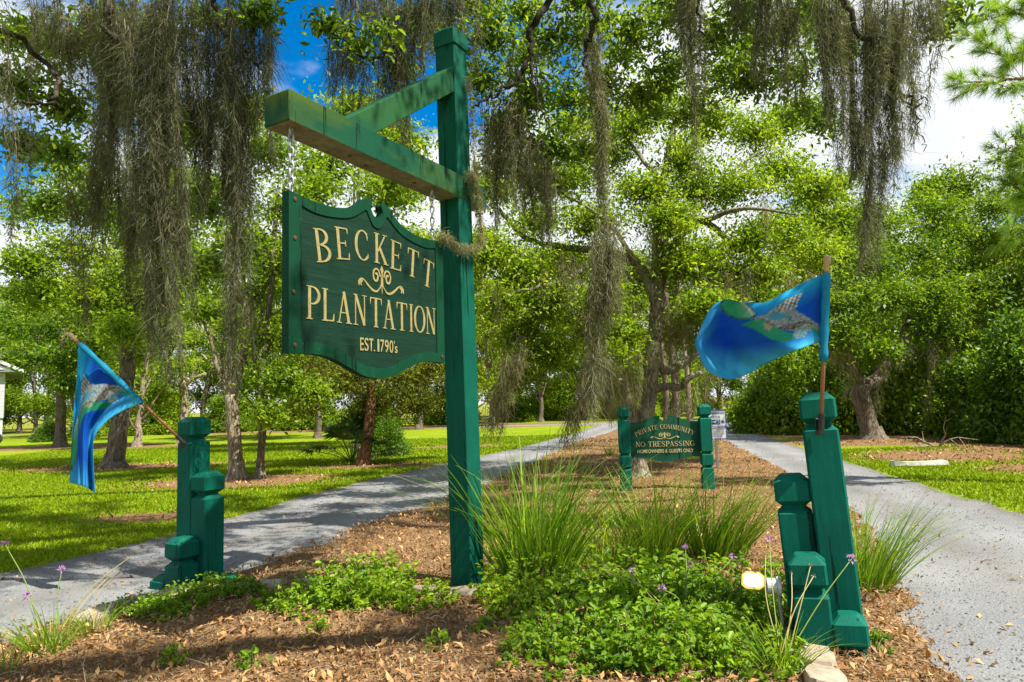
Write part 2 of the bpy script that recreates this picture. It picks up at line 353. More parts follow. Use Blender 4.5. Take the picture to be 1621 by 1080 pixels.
def spline(pts, n):
    pts = np.asarray(pts, float); k = len(pts)
    ext = np.vstack([2*pts[0]-pts[1], pts, 2*pts[-1]-pts[-2]])
    out = []
    for u in np.linspace(0, k-1, n):
        i = min(int(u), k-2); t = u-i; p0, p1, p2, p3 = ext[i:i+4]
        out.append(.5*((2*p1)+(-p0+p2)*t+(2*p0-5*p1+4*p2-p3)*t*t+(-p0+3*p1-3*p2+p3)*t**3))
    return np.array(out)
def unit(v): return v/(np.linalg.norm(v, axis=-1, keepdims=True)+1e-9)

def leaves(rng, C, L_, aspect=.42, out=None, upbias=.6, fold=.12, outbias=.5):
    """one folded diamond per leaf: 4 verts, 1 quad"""
    n = len(C); L_ = np.broadcast_to(L_, (n,)).copy()*rng.uniform(.45, 1.35, n)
    t = unit(rng.normal(size=(n, 3))+(0 if out is None else outbias*out)+np.array([0, 0, -.15]))
    w = unit(rng.normal(size=(n, 3))+np.array([0, 0, upbias*2]))
    b = unit(np.cross(t, w)); w = np.cross(b, t)
    l = L_[:, None]; W = l*aspect*.5
    V = np.stack([C-t*l*.5, C+b*W+w*l*fold-t*l*.06, C+t*l*.5-w*l*fold*.5, C-b*W+w*l*fold-t*l*.06], 1).reshape(-1, 3)
    return V, np.arange(4*n).reshape(n, 4)
def leaves6(rng, C, L_, aspect=.5, out=None, upbias=.6, fold=.16, outbias=.5):
    """pointed oval leaf folded along its midrib: 6 verts, 2 quads"""
    n = len(C); L_ = np.broadcast_to(L_, (n,)).copy()*rng.uniform(.6, 1.3, n)
    t = unit(rng.normal(size=(n, 3))+(0 if out is None else outbias*out)+np.array([0, 0, -.1]))
    w = unit(rng.normal(size=(n, 3))+np.array([0, 0, upbias*2])); b = unit(np.cross(t, w)); w = np.cross(b, t)
    l = L_[:, None]; W = l*aspect*.5; fo = w*l*fold
    V = np.stack([C-t*l*.5, C-t*l*.16+b*W+fo, C+t*l*.2+b*W*.72+fo*.7, C+t*l*.5-w*l*.1, C+t*l*.2-b*W*.72+fo*.7, C-t*l*.16-b*W+fo], 1).reshape(-1, 3)
    F = (np.arange(n)[:, None, None]*6+np.array([[0, 1, 2, 3], [0, 3, 4, 5]])[None]).reshape(-1, 4)
    return V, F
def ribbons(rng, roots, dirs, length, width, nseg, gravity, wiggle):
    """hanging / arching strips; returns V, F (quads)"""
    n = len(roots); seg = (np.broadcast_to(length, (n,))/nseg)[:, None]
    side = unit(np.cross(unit(dirs), rng.normal(size=(n, 3))))
    d = unit(dirs); p = roots.copy(); rows = []
    wd = np.broadcast_to(width, (n,))[:, None]
    for k in range(nseg+1):
        w = wd*.5*(1-.85*k/nseg if k else 1)
        rows.append(np.stack([p-side*w, p+side*w], 1))
        if wiggle: d = unit(d+rng.normal(size=(n, 3))*wiggle+np.array([0, 0, -gravity]))
        else: d = unit(d+np.array([0, 0, -gravity])*(.4+k/nseg))
        p = p+d*seg
    V = np.stack(rows, 1).reshape(-1, 3); m_ = 2*(nseg+1)
    base = (np.arange(n)*m_)[:, None, None]
    q = np.array([[2*k, 2*k+1, 2*k+3, 2*k+2] for k in range(nseg)])[None]
    return V, (base+q).reshape(-1, 4)

# ------------------------------------------------------------------ GROUND
def sheet(name, left, right, z, mat, nlen=160, nw=10, jit=.05, seed=0, mound=0, amp=0.0):
    rng = np.random.default_rng(seed)
    A = spline(left, nlen); B = spline(right, nlen); V = []
    ja = np.convolve(rng.normal(size=nlen+4), np.ones(3)/3, 'same')[2:-2]*jit; jb = np.convolve(rng.normal(size=nlen+4), np.ones(3)/3, 'same')[2:-2]*jit
    for i in range(nlen):
        a, b = A[i].copy(), B[i].copy(); d = (b-a)/max(1e-6, np.linalg.norm(b-a)); a += d*ja[i]; b += d*jb[i]
        for j in range(nw+1):
            t = j/nw; q = a*(1-t)+b*t
            V.append((q[0], q[1], z+mound*(1-(2*t-1)**4)+(rng.normal()*amp if 0 < j < nw else 0)))
    F = [(i*(nw+1)+j, i*(nw+1)+j+1, (i+1)*(nw+1)+j+1, (i+1)*(nw+1)+j) for i in range(nlen-1) for j in range(nw)]
    me = np_mesh(name, V, F, smooth=True); at = me.attributes.new('across', 'FLOAT', 'POINT'); at.data.foreach_set('value', np.tile(np.linspace(0, 1, nw+1), nlen).astype(np.float32))
    o = obj(name, me, mat); o['kind'] = 'structure'
    return o
LR_MED = [(-5.8, -6), (-4.6, -1), (-4.0, 2.5), (-3.55, 4.6), (-3.2, 5.3), (-2.6, 6.4), (-1.85, 9.0), (-1.17, 10.6), (-.5, 12.9), (1.84, 23.1), (3.9, 29.5), (7.2, 41)]
LR_OUT = [(-9.5, -6), (-7.4, -1), (-6.0, 3.5), (-5.05, 6.6), (-4.66, 7.4), (-4.35, 8.4), (-3.95, 10.3), (-3.4, 12.8), (-1.9, 17.2), (.1, 22.3), (3.1, 32.5), (5.4, 42)]
RR_MED = [(4.5, -6), (2.7, -1), (2.1, 2.0), (2.25, 3.6), (2.85, 5.0), (3.75, 7.1), (4.4, 9.2), (5.0, 12), (6.1, 17.3), (7.05, 22.3), (9.2, 31), (12.6, 42)]
RR_OUT = [(8.8, -6), (7.0, -1), (6.2, 3), (6.05, 6), (6.08, 8.1), (6.4, 10), (7.2, 14.3), (8.3, 20), (9.8, 27.5), (11.6, 34), (14.1, 42.5), (14.4, 43.5)]
LITTER = [(-11.6, 19.2, 3.2, 1.3), (-22.3, 32.6, 4.5, 2.0), (-6.0, 14.6, 2.4, 1.5), (-3.6, 17.3, 2.0, .9), (-17, 30, 3, 1.2), (-2, 24, 1.8, .8), (11.3, 20.8, 3.2, 1.8), (9.9, 15.6, 2.0, 1.6),
          (13.8, 16.8, 3.2, 1.8), (10.2, 12.6, 1.5, .9), (14, 26, 5, 4), (16, 41, 4, 2.5), (-8, 46, 14, 3), (2, 43, 4, 1.5), (20, 20, 6, 5), (22, 36, 9, 9), (-26, 52, 10, 2.5), (-5.4, 9.9, 1.0, .5)]
def ground():
    xs = np.concatenate([np.linspace(-900, -60, 12), np.linspace(-50, 50, 141), np.linspace(60, 900, 12)])
    ys = np.concatenate([np.linspace(-400, -20, 8), np.linspace(-10, 70, 113), np.linspace(80, 1200, 14)])
    X, Y = np.meshgrid(xs, ys); rng = np.random.default_rng(3)
    Z = np.zeros_like(X)
    V = np.stack([X, Y, Z], -1).reshape(-1, 3); nx = len(xs)
    F = [(j*nx+i, j*nx+i+1, (j+1)*nx+i+1, (j+1)*nx+i) for j in range(len(ys)-1) for i in range(nx-1)]
    me = np_mesh('ground', V, F)
    lit = np.zeros(len(V))
    for x, y, a, b in LITTER:
        d = np.sqrt(((V[:, 0]-x)/a)**2+((V[:, 1]-y)/b)**2); lit = np.maximum(lit, np.clip(1.6-d, 0, 1))
    lit = np.maximum(lit, np.clip((V[:, 1]-50)/8, 0, 1)*.45)
    lit = np.maximum(lit, np.clip((V[:, 0]-13-(V[:, 1]-14)*.25)/3, 0, 1)*(V[:, 1] > 5))
    at = me.attributes.new('litter', 'FLOAT', 'POINT'); at.data.foreach_set('value', lit.astype(np.float32))
    o = obj('ground', me, 'lawn'); o['kind'] = 'structure'
ground()
sheet('left_driveway', LR_OUT, [(x+.45, y) for x, y in LR_MED], .008, 'road', jit=.16, seed=1)
sheet('right_driveway', [(x-.45, y) for x, y in RR_MED], RR_OUT, .008, 'road', jit=.16, seed=2)
sheet('cross_road', [(-60, 60), (-30, 53), (-5, 46.0), (8, 44.6), (30, 43.5), (60, 44)], [(-60, 59), (-30, 52.0), (-5, 44.6), (6, 41.0), (30, 40.0), (60, 40.5)], .004, 'road', seed=4, nlen=90)
sheet('median_bed', LR_MED, RR_MED, .014, 'mulch', jit=.12, seed=3, nw=28, mound=.035, amp=.008)

def in_poly(x, y, poly):
    poly = np.asarray(poly); r = np.zeros(len(x), bool); j = len(poly)-1
    for i in range(len(poly)):
        xi, yi = poly[i]; xj, yj = poly[j]
        c = ((yi > y) != (yj > y)) & (x < (xj-xi)*(y-yi)/(yj-yi+1e-12)+xi); r ^= c; j = i
    return r
MED_POLY = np.vstack([spline(LR_MED, 60), spline(RR_MED, 60)[::-1]])
LROAD_POLY = np.vstack([spline(LR_OUT, 60), spline(LR_MED, 60)[::-1]])
RROAD_POLY = np.vstack([spline(RR_MED, 60), spline(RR_OUT, 60)[::-1]])
def in_view(x, y, margin=.08):
    return (y > .5) & (np.abs(x) < y*(.80+margin)+.3)
def lit_at(x, y):
    lit = np.zeros(len(x))
    for a, b, c, d in LITTER: lit = np.maximum(lit, np.clip(1.6-np.sqrt(((x-a)/c)**2+((y-b)/d)**2), 0, 1))
    return lit
def scatter(rng, n, x0, x1, y0, y1, near=None):
    x = rng.uniform(x0, x1, n); y = rng.uniform(y0, y1, n)
    return x, y

def lawn_grass():
    rng = np.random.default_rng(11); xs = []; ys = []
    for n, b in ((260000, (-16, -1, 5.5, 19)), (50000, (5.8, 13, 7.5, 18)), (70000, (-20, 3, 19, 30))):
        x, y = scatter(rng, n, *b); k = in_view(x, y) & ~in_poly(x, y, MED_POLY) & ~in_poly(x, y, LROAD_POLY) & ~in_poly(x, y, RROAD_POLY)
        k &= lit_at(x, y) < rng.uniform(.1, .9, n); k &= (x < 6) | (x < 13+(y-14)*.25)
        xs.append(x[k]); ys.append(y[k])
    x = np.concatenate(xs); y = np.concatenate(ys); n = len(x)
    h = rng.uniform(.02, .05, n)*(1+y*.02); w = .004+.0011*y; a = rng.uniform(0, pi, n)
    r = np.stack([x, y, np.full(n, -.002)], -1); s = np.stack([np.cos(a)*w, np.sin(a)*w, np.zeros(n)], -1)
    tip = r+np.stack([rng.normal(size=n)*.02, rng.normal(size=n)*.02, h], -1)
    V = np.stack([r-s, r+s, tip], 1).reshape(-1, 3)
    o = obj('lawn_grass', np_mesh('lawn_grass', V, np.arange(3*n).reshape(n, 3), rng.beta(2, 2, n)), 'lawn_blade')
    tag(o, 'short bright green mown lawn grass beside the gravel drives', 'grass', kind='stuff')
lawn_grass()

def mulch():
    rng = np.random.default_rng(12)
    n = 165000; y = 2.6+24.0*rng.random(n)**2.1; x = (rng.random(n)*2-1)*(y*.85+.4)
    k = in_poly(x, y, MED_POLY); x, y = x[k], y[k]; n = len(x)
    edge = rng.random(n) < .12
    C = np.stack([x+edge*rng.normal(size=n)*.28, y, .052+rng.random(n)*.02], -1)
    V, F = leaves(rng, C, np.where(y > 10, .022+.0032*y-.016, .024+.0016*y), .34, upbias=1.6, fold=.06)
    tag(obj('bark_mulch', np_mesh('bark_mulch', V, F, np.clip(rng.beta(1.5, 1.5, n)+.16*np.sin(x*2.3+1.7*np.sin(y*1.9))+.12*np.sin(y*3.1+2*np.sin(x*2.7)), 0, 1)), 'chips'), 'brown bark mulch covering the median bed', 'mulch', kind='stuff')
    n = 9000; y = 2.6+9*rng.random(n)**1.6; x = (rng.random(n)*2-1)*(y*.85+.4); k = in_poly(x, y, MED_POLY); x, y = x[k], y[k]; n = len(x)
    C = np.stack([x, y, np.full(n, .074)], -1); V, F = leaves(rng, C, .06, .42, upbias=1.3, fold=.14)
    tag(obj('fallen_leaves', np_mesh('fallen_leaves', V, F, rng.random(n)), 'litter'), 'fallen orange brown oak leaves lying on the mulch', 'leaves', kind='stuff')
    n = 11000; y = 2.6+8*rng.random(n)**1.6; x = (rng.random(n)*2-1)*(y*.85+.4); k = in_poly(x, y, MED_POLY); x, y = x[k], y[k]; n = len(x)
    a = rng.uniform(0, 2*pi, n); V, F = ribbons(rng, np.stack([x, y, np.full(n, .07)], -1), np.stack([np.cos(a), np.sin(a), rng.normal(size=n)*.15+.15], -1), rng.uniform(.06, .16, n), .004, 3, .12, .25)
    V[:, 2] = np.maximum(V[:, 2], .045)
    tag(obj('dry_straw', np_mesh('dry_straw', V, F, np.repeat(rng.random(n), 3)), 'straw'), 'dry straw and moss threads strewn over the mulch', 'straw', kind='stuff')
mulch()
def gravel():
    rng = np.random.default_rng(13); n = 42000
    y = 3.2+13*rng.random(n)**1.5; x = rng.uniform(-1, 1, n)*(y*.85+.5)
    k = in_poly(x, y, LROAD_POLY) | in_poly(x, y, RROAD_POLY); x, y = x[k], y[k]; n = len(x)
    s = rng.uniform(.004, .011, n)*(1+.03*y); o8 = np.array([[1, 0, 0], [-.5, .87, 0], [-.5, -.87, 0], [.1, 0, .8]])
    a = rng.uniform(0, 2*pi, n); c, d = np.cos(a), np.sin(a)
    loc = o8[None]*s[:, None, None]*rng.uniform(.7, 1.3, (n, 4, 1)); X = loc[..., 0]*c[:, None]-loc[..., 1]*d[:, None]; Y = loc[..., 0]*d[:, None]+loc[..., 1]*c[:, None]
    V = np.stack([X+x[:, None], Y+y[:, None], loc[..., 2]+.008], -1).reshape(-1, 3)
    F = (np.arange(n)[:, None, None]*4+np.array([[0, 1, 3], [1, 2, 3], [2, 0, 3]])[None]).reshape(-1, 3)
    tag(obj('gravel', np_mesh('gravel', V, F, np.repeat(rng.random(n), 3)), 'stones'), 'loose grey gravel stones on the driveways', 'gravel', kind='stuff')
    n = 1500; y = 3.2+16*rng.random(n)**1.4; x = rng.uniform(-1, 1, n)*(y*.85); k = in_poly(x, y, LROAD_POLY) | in_poly(x, y, RROAD_POLY); x, y = x[k], y[k]; n = len(x)
    V, F = leaves(rng, np.stack([x, y, np.full(n, .018)], -1), .05, .45, upbias=1.5)
    tag(obj('stray_leaves', np_mesh('stray_leaves', V, F, rng.random(n)), 'litter'), 'stray brown leaves scattered over the gravel drives', 'leaves', kind='stuff')
    # dead leaves and chips blown on to the verge strips
    n = 16000; y = 5+16*rng.random(n); x = rng.uniform(-1, 1, n)*(y*.85); k = (lit_at(x, y) > rng.random(n)*.9) & ~in_poly(x, y, LROAD_POLY) & ~in_poly(x, y, RROAD_POLY) & ~in_poly(x, y, MED_POLY)
    x, y = x[k], y[k]; n = len(x); V, F = leaves(rng, np.stack([x, y, np.full(n, .02)], -1), .05+.002*y, .45, upbias=1.5)
    tag(obj('tree_litter', np_mesh('tree_litter', V, F, rng.random(n)), 'chips'), 'brown leaf litter around the tree bases on the lawn', 'leaves', kind='stuff')
gravel()

# ------------------------------------------------------------------ MAIN SIGN POST AND HANGING SIGN
def sq(h, z, ch=.008, cx=0, cy=0):
    return [(cx+x, cy+y, z) for x, y in ((-h+ch, -h), (h-ch, -h), (h, -h+ch), (h, h-ch), (h-ch, h), (-h+ch, h), (-h, h-ch), (-h, -h+ch))]
A = radians(29.0); DV = np.array([sin(A), cos(A), 0]); NV = np.array([cos(A), -sin(A), 0])
POST_C = np.array([-.417, 5.563, 0]); S = .2
lean = radians(.6)
post = empty('sign_post', POST_C, 'tall green wooden gallows post with beam and diagonal brace carrying the large hanging sign', 'sign post')
post.rotation_euler = (Matrix.Rotation(-radians(.55), 3, 'Y') @ Matrix.Rotation(pi/2-A, 3, 'Z')).to_euler()
mb = MB(); mb.rings([sq(S/2, -.3), sq(S/2, 4.60), sq(S/2-.006, 4.605)]); mb.build('post', 'green_post', post)
mb = MB(); mb.rings([sq(S/2-.012, 4.6), sq(S/2+.012, 4.615, .012), sq(S/2+.012, 4.745, .012), sq(S/2-.03, 4.785, .01)]); mb.build('post_cap', 'green_post', post)
def bar(mb, x0, x1, y, z0, z1, w, e=.006):
    mb.box(((x0+x1)/2, y, (z0+z1)/2), (x1-x0, w, z1-z0), 0, e)
mb = MB()
mb.rings([[(x, -S/2-.006+dy, z) for dy, z in ((0, zz0), (S+.012, zz0), (S+.012, zz1), (0, zz1))] for x, zz0, zz1 in ((-1.935, 3.256, 3.442), (-1.927, 3.25, 3.448), (.325, 3.25, 3.448), (.333, 3.256, 3.442))])
beam = mb.build('beam', 'green_beam', post)
beam.data.materials.append(simple('bare_wood_underside', (.20, .18, .12), .9, var=.5, sc=14))
for p_ in beam.data.polygons:
    if p_.normal.z < -.9: p_.material_index = 1
bv = beam.modifiers.new('bevel', 'BEVEL'); bv.width = .007; bv.segments = 2
def plank_between(mb, a, b, w, t, y=0):
    a = np.array([a[0], y, a[1]]); b = np.array([b[0], y, b[1]]); d = unit(b-a); up = np.array([-d[2], 0, d[0]]); 
    mb.rings([[q+up*s1*w/2+np.array([0, s2*t/2, 0]) for s1, s2 in ((-1, -1), (1, -1), (1, 1), (-1, 1))] for q in (a, b)])
mb = MB()
bw = .19
mb.add([(-1.43, -.085, 3.447), (-1.13, -.085, 3.447), (-.1, -.085, 4.175), (-.1, -.085, 4.40), (-1.43, .085, 3.447), (-1.13, .085, 3.447), (-.1, .085, 4.175), (-.1, .085, 4.40)],
       [(0, 1, 2, 3), (7, 6, 5, 4), (0, 4, 5, 1), (1, 5, 6, 2), (2, 6, 7, 3), (3, 7, 4, 0)])
br = mb.build('brace', 'green_brace', post); bv = br.modifiers.new('bevel', 'BEVEL'); bv.width = .006; bv.segments = 2
for x, y, z in ((-1.3, 0, 3.25), (-1.1, .03, 3.25), (-.6, -.02, 3.25)):
    MB().lathe([(.0, -.004), (.014, -.004), (.014, .004), (0, .004)], 8, (x, y, z)).build('bolt', 'rust', post)
for z in (3.3, 3.4, 4.25):
    o = MB().lathe([(.0, 0), (.011, 0), (.011, .006), (.0, .008)], 8).build('bolt', 'rust', post); o.rotation_euler = (pi/2, 0, 0); o.location = (.02, -S/2-.006, z)

# -------- letters
def poly_stroke(pts, ws):
    """outline of a stroke with a width at each point"""
    pts = np.asarray(pts, float); n = len(pts); l, r = [], []
    for i in range(n):
        t = pts[min(i+1, n-1)]-pts[max(i-1, 0)]; t = t/(np.linalg.norm(t)+1e-9); q = np.array([-t[1], t[0]])*ws[i]/2
        l.append(pts[i]+q); r.append(pts[i]-q)
    return l, r
TH, TN, SF = .104, .040, .030
def glyph(ch):
    """list of strokes (points, widths); unit height"""
    g = []
    def ln(x0, y0, x1, y1, w, w1=None): g.append(([(x0, y0), (x1, y1)], [w, w1 if w1 else w]))
    def arc(cx, cy, rx, ry, a0, a1, wt=TN, wk=TH, n=18):
        an = np.radians(np.linspace(a0, a1, n)); g.append(([(cx+rx*cos(a), cy+ry*sin(a)) for a in an], [wt+(wk-wt)*abs(cos(a))**1.5 for a in an]))
    def ser(x, y, w=.25): ln(x-w/2, y+(SF/2 if y < .5 else -SF/2), x+w/2, y+(SF/2 if y < .5 else -SF/2), SF)
    def st(x, y0=0, y1=1, w=TH, s='tb', sw=None):
        ln(x, y0, x, y1, w); sw = sw or (w+.12)
        if 't' in s: ser(x, y1, sw)
        if 'b' in s: ser(x, y0, sw)
    W = .6
    if ch == 'B': st(.15); arc(.24, .755, .24, .22, 90, -90); arc(.24, .265, .29, .24, 90, -90); ln(.14, .975, .26, .975, TN); ln(.14, .52, .28, .52, TN); ln(.14, .025, .26, .025, TN); W = .6
    elif ch == 'E':
        st(.15); ln(.14, .972, .5, .972, TN); ln(.14, .51, .42, .51, TN); ln(.14, .028, .52, .028, TN); ln(.49, .97, .50, .80, .05, .015); ln(.51, .03, .53, .23, .05, .015); ln(.41, .60, .41, .42, .03); W = .58
    elif ch == 'C': arc(.34, .5, .27, .475, 48, 312); ln(.52, .83, .53, .68, .07, .02); ln(.525, .12, .54, .24, .04, .02); W = .6
    elif ch == 'G': arc(.34, .5, .27, .475, 48, 318); ln(.52, .83, .53, .68, .07, .02); ln(.53, .06, .53, .42, .12); ser(.53, .44, .24); W = .66
    elif ch == 'K': st(.15); ln(.2, .40, .50, .96, TN); ln(.27, .53, .54, .03, TH*.95); ser(.5, 1, .2); ser(.54, 0, .22); W = .63
    elif ch == 'T': st(.29, s='b'); ln(.03, .972, .55, .972, TN); ln(.045, .97, .03, .76, .055, .012); ln(.535, .97, .55, .76, .055, .012); W = .58
    elif ch == 'P': st(.15); arc(.24, .72, .26, .255, 90, -90); ln(.14, .975, .26, .975, TN); ln(.14, .465, .26, .465, TN); W = .54
    elif ch == 'R': st(.15); arc(.24, .73, .25, .245, 90, -90); ln(.14, .975, .26, .975, TN); ln(.14, .485, .28, .485, TN); ln(.28, .49, .52, .03, TH*.95); ser(.53, 0, .18); W = .6
    elif ch == 'L': st(.15); ln(.14, .028, .48, .028, TN); ln(.47, .03, .50, .25, .06, .015); W = .52
    elif ch == 'A': ln(.10, .02, .30, .99, TN); ln(.29, 1.0, .50, .02, TH); ln(.16, .33, .42, .33, TN*.9); ser(.10, 0, .2); ser(.50, 0, .24); W = .6
    elif ch == 'V': ln(.10, .98, .31, .0, TH); ln(.30, .0, .50, .98, TN); ser(.10, 1, .24); ser(.50, 1, .2); W = .6
    elif ch == 'N': ln(.12, 0, .12, 1, TN); ln(.13, .98, .50, .02, TH); ln(.51, 0, .51, 1, TN); ser(.12, 0, .2); ser(.11, 1, .16); ser(.51, 1, .2); W = .64
    elif ch == 'M': ln(.10, 0, .12, 1, TN); ln(.13, .98, .36, .05, TH*.9); ln(.36, .05, .58, .98, TN); ln(.62, 0, .60, 1, TH*.9); ser(.10, 0, .18); ser(.62, 0, .22); ser(.10, 1, .14); ser(.62, 1, .2); W = .76
    elif ch == 'I': st(.15); W = .3
    elif ch == 'O': arc(.33, .5, .26, .475, 0, 180, n=22); arc(.33, .5, .26, .475, 180, 360, n=22); W = .66
    elif ch == 'U': st(.14, .3, 1, s='t'); ln(.52, .3, .52, 1, TN); ser(.52, 1, .2); arc(.33, .3, .19, .275, 180, 360); W = .64
    elif ch == 'Y': ln(.06, .98, .30, .45, TH*.95); ln(.30, .45, .54, .98, TN); st(.30, 0, .48, s='b'); ser(.07, 1, .2); ser(.54, 1, .18); W = .6
    elif ch == 'S':
        q = spline([(.46, .80), (.36, .96), (.22, .97), (.10, .84), (.13, .66), (.28, .52), (.43, .38), (.46, .18), (.33, .03), (.18, .03), (.08, .18)], 30)
        g.append(([tuple(p) for p in q], list(np.interp(np.linspace(0, 1, 30), [0, .2, .5, .8, 1], [TN, TN, TH, TN, TN])))); ln(.465, .93, .465, .74, .03); ln(.08, .08, .08, .27, .03); W = .55
    return g, W
def strokes_mesh(name, strokes, xf, depth=.004, step=.00025):
    """each stroke is a shallow raised bar; xf maps a 2-D point to (x, z)"""
    mb = MB()
    for k, (pts, ws) in enumerate(strokes):
        l, r = poly_stroke(pts, ws); y1 = -(depth+step*(k % 7))
        rows = []
        for a, b in zip(l, r):
            a2, b2 = xf(a), xf(b); rows.append([(a2[0], 0, a2[1]), (a2[0], y1, a2[1]), (b2[0], y1, b2[1]), (b2[0], 0, b2[1])])
        mb.rings(rows)
    return mb.mesh(name)
def letter(ch, parent, cx, base, h, wscale, rot=0, mat='gold', y=0, name='letter'):
    g, W = glyph(ch)
    c, s = cos(rot), sin(rot)
    def xf(p):
        x = (p[0]-W/2)*h*wscale; z = (p[1]-.5)*h; return (x*c-z*s, x*s+z*c)
    o = obj(name, strokes_mesh('letter_'+ch, g, xf), mat, parent); o.location = (cx, y, base+h/2)
    return o
def sans(body, parent, cx, cz, height, width, mat, y, name, depth=.004, bold=.0):
    cu = bpy.data.curves.new(name, 'FONT'); cu.body = body; cu.align_x = 'CENTER'; cu.align_y = 'CENTER'; cu.size = 1; cu.extrude = 0; cu.offset = bold
    t = bpy.data.objects.new(name+'_tmp', cu); col.objects.link(t); bpy.context.view_layer.update()
    me = bpy.data.meshes.new_from_object(t.evaluated_get(bpy.context.evaluated_depsgraph_get())); bpy.data.objects.remove(t)
    n = len(me.vertices); co = np.empty(n*3, np.float32); me.vertices.foreach_get('co', co); co = co.reshape(-1, 3)
    mn, mx_ = co.min(0), co.max(0); q = np.zeros_like(co)
    q[:, 0] = ((co[:, 0]-mn[0])/(mx_[0]-mn[0])-.5)*width; q[:, 2] = ((co[:, 1]-mn[1])/(mx_[1]-mn[1])-.5)*height; q[:, 1] = -depth
    me.vertices.foreach_set('co', q.ravel()); me.update(); me.name = name
    me.materials.clear()
    o = obj(name, me, mat, parent); o.location = (cx, y, cz)
    if len(body) > 1: o['kind'] = 'stuff'
    return o

sign = empty('hanging_sign', POST_C-DV*1.10+np.array([0, 0, 2.0]), 'large carved green sign lettered in gold with a scrolled top hanging from the beam', 'sign')
sign.rotation_euler = (0, 0, pi/2-A)
half_top = [(-.80, 2.835), (-.62, 2.818), (-.45, 2.818), (-.30, 2.84), (-.20, 2.88), (-.12, 2.93), (-.06, 2.965), (-.005, 2.972), (.018, 2.95), (.008, 2.928), (-.02, 2.925)]
# scroll notch, drawn for the left half in (s, z), mirrored for the right half
lt = spline([(-.80, 2.835), (-.60, 2.816), (-.42, 2.822), (-.28, 2.855), (-.19, 2.905), (-.12, 2.958), (-.07, 2.968), (-.045, 2.945), (-.062, 2.922)], 26)
nt_ = spline([(-.066, 2.905), (-.04, 2.862), (0, 2.845)], 8)
topL = [tuple(p) for p in lt]+[tuple(p) for p in nt_]
bl = spline([(-.80, 1.85), (-.60, 1.853), (-.45, 1.835), (-.30, 1.785), (-.15, 1.73), (0, 1.712)], 18)
def outline(off):
    T = np.array(topL+[(-x, z) for x, z in topL[-2::-1]]); B_ = np.array([tuple(p) for p in bl]+[(-x, z) for x, z in bl[-2::-1]])
    loop = np.vstack([T, B_[::-1]])
    if off:
        n = len(loop); q = np.empty_like(loop)
        for i in range(n):
            t = loop[(i+1) % n]-loop[i-1]; t /= np.linalg.norm(t)+1e-9; q[i] = loop[i]+np.array([t[1], -t[0]])*off
        loop = q
    loop[:, 1] -= 2.0
    return loop
from mathutils.geometry import tessellate_polygon
def flat_prism(name, loop, y0, y1, mat, parent):
    n = len(loop); tris = tessellate_polygon([[Vector((p[0], p[1], 0)) for p in loop]])
    v = [(p[0], y0, p[1]) for p in loop]+[(p[0], y1, p[1]) for p in loop]
    f = [tuple(t) for t in tris]+[tuple(n+i for i in reversed(t)) for t in tris]+[(i, (i+1) % n, n+(i+1) % n, n+i) for i in range(n)]
    return MB().add(v, f).build(name, mat, parent)
# field and raised border
o_ = outline(0)
FW_ = .075
inner_top = spline([(-.70, 2.765), (-.58, 2.745), (-.42, 2.755), (-.28, 2.785), (-.19, 2.83), (-.13, 2.872), (-.105, 2.875), (-.075, 2.83), (-.04, 2.785), (0, 2.772)], 34)
inner_bot = spline([(-.70, 1.925), (-.60, 1.927), (-.45, 1.908), (-.30, 1.858), (-.15, 1.803), (0, 1.785)], 18)
inT = np.array([tuple(p) for p in inner_top]+[(-x, z) for x, z in inner_top[-2::-1]]); inB = np.array([tuple(p) for p in inner_bot]+[(-x, z) for x, z in inner_bot[-2::-1]])
inner = np.vstack([inT, inB[::-1]]); inner[:, 1] -= 2.0
flat_prism('board', inner*np.array([1.01, 1.0]), -.018, .018, 'green_field', sign)
assert len(inner) == len(o_), (len(inner), len(o_))
n_ = len(o_); mb = MB()
mb.add([(p[0], -.026, p[1]) for p in o_]+[(p[0], -.026, p[1]) for p in inner]+[(p[0], .032, p[1]) for p in o_]+[(p[0], .032, p[1]) for p in inner],
       [(i, (i+1) % n_, n_+(i+1) % n_, n_+i) for i in range(n_)]+[(2*n_+i, 3*n_+i, 3*n_+(i+1) % n_, 2*n_+(i+1) % n_) for i in range(n_)] +
       [(i, 2*n_+i, 2*n_+(i+1) % n_, (i+1) % n_) for i in range(n_)]+[(n_+i, n_+(i+1) % n_, 3*n_+(i+1) % n_, 3*n_+i) for i in range(n_)])
mb.build('border', 'green_frame', sign)
YF = -.018
for ch, s_, b_, r_ in (('B', -.493, 2.441, 9), ('E', -.314, 2.489, 6), ('C', -.126, 2.515, 3), ('K', .068, 2.525, 0), ('E', .239, 2.508, -3), ('T', .438, 2.487, -6), ('T', .630, 2.437, -9)):
    letter(ch, sign, s_-.03, b_-2.0, .215, 1.15, radians(r_), y=YF)
for ch, s_ in (('P', -.575), ('L', -.447), ('A', -.302), ('N', -.148), ('T', .012), ('A', .150), ('T', .298), ('I', .408), ('O', .513), ('N', .655)):
    letter(ch, sign, s_-.03, .068, .208, 1.08 if ch not in 'I' else .95, 0, y=YF)
for ch, cx, w, h, dz in (('E', -.145, .036, .088, 0), ('S', -.099, .040, .090, 0), ('T', -.052, .042, .088, 0), ('.', -.020, .012, .012, -.038), ('1', .022, .020, .088, 0), ('7', .064, .040, .088, 0), ('9', .112, .042, .090, 0), ('0', .162, .042, .090, 0), ("'", .194, .008, .024, .032), ('s', .215, .030, .050, -.019)):
    sans(ch, sign, cx-.02, -.057+dz, h, w, 'gold', YF, 'letter', .005, .012)
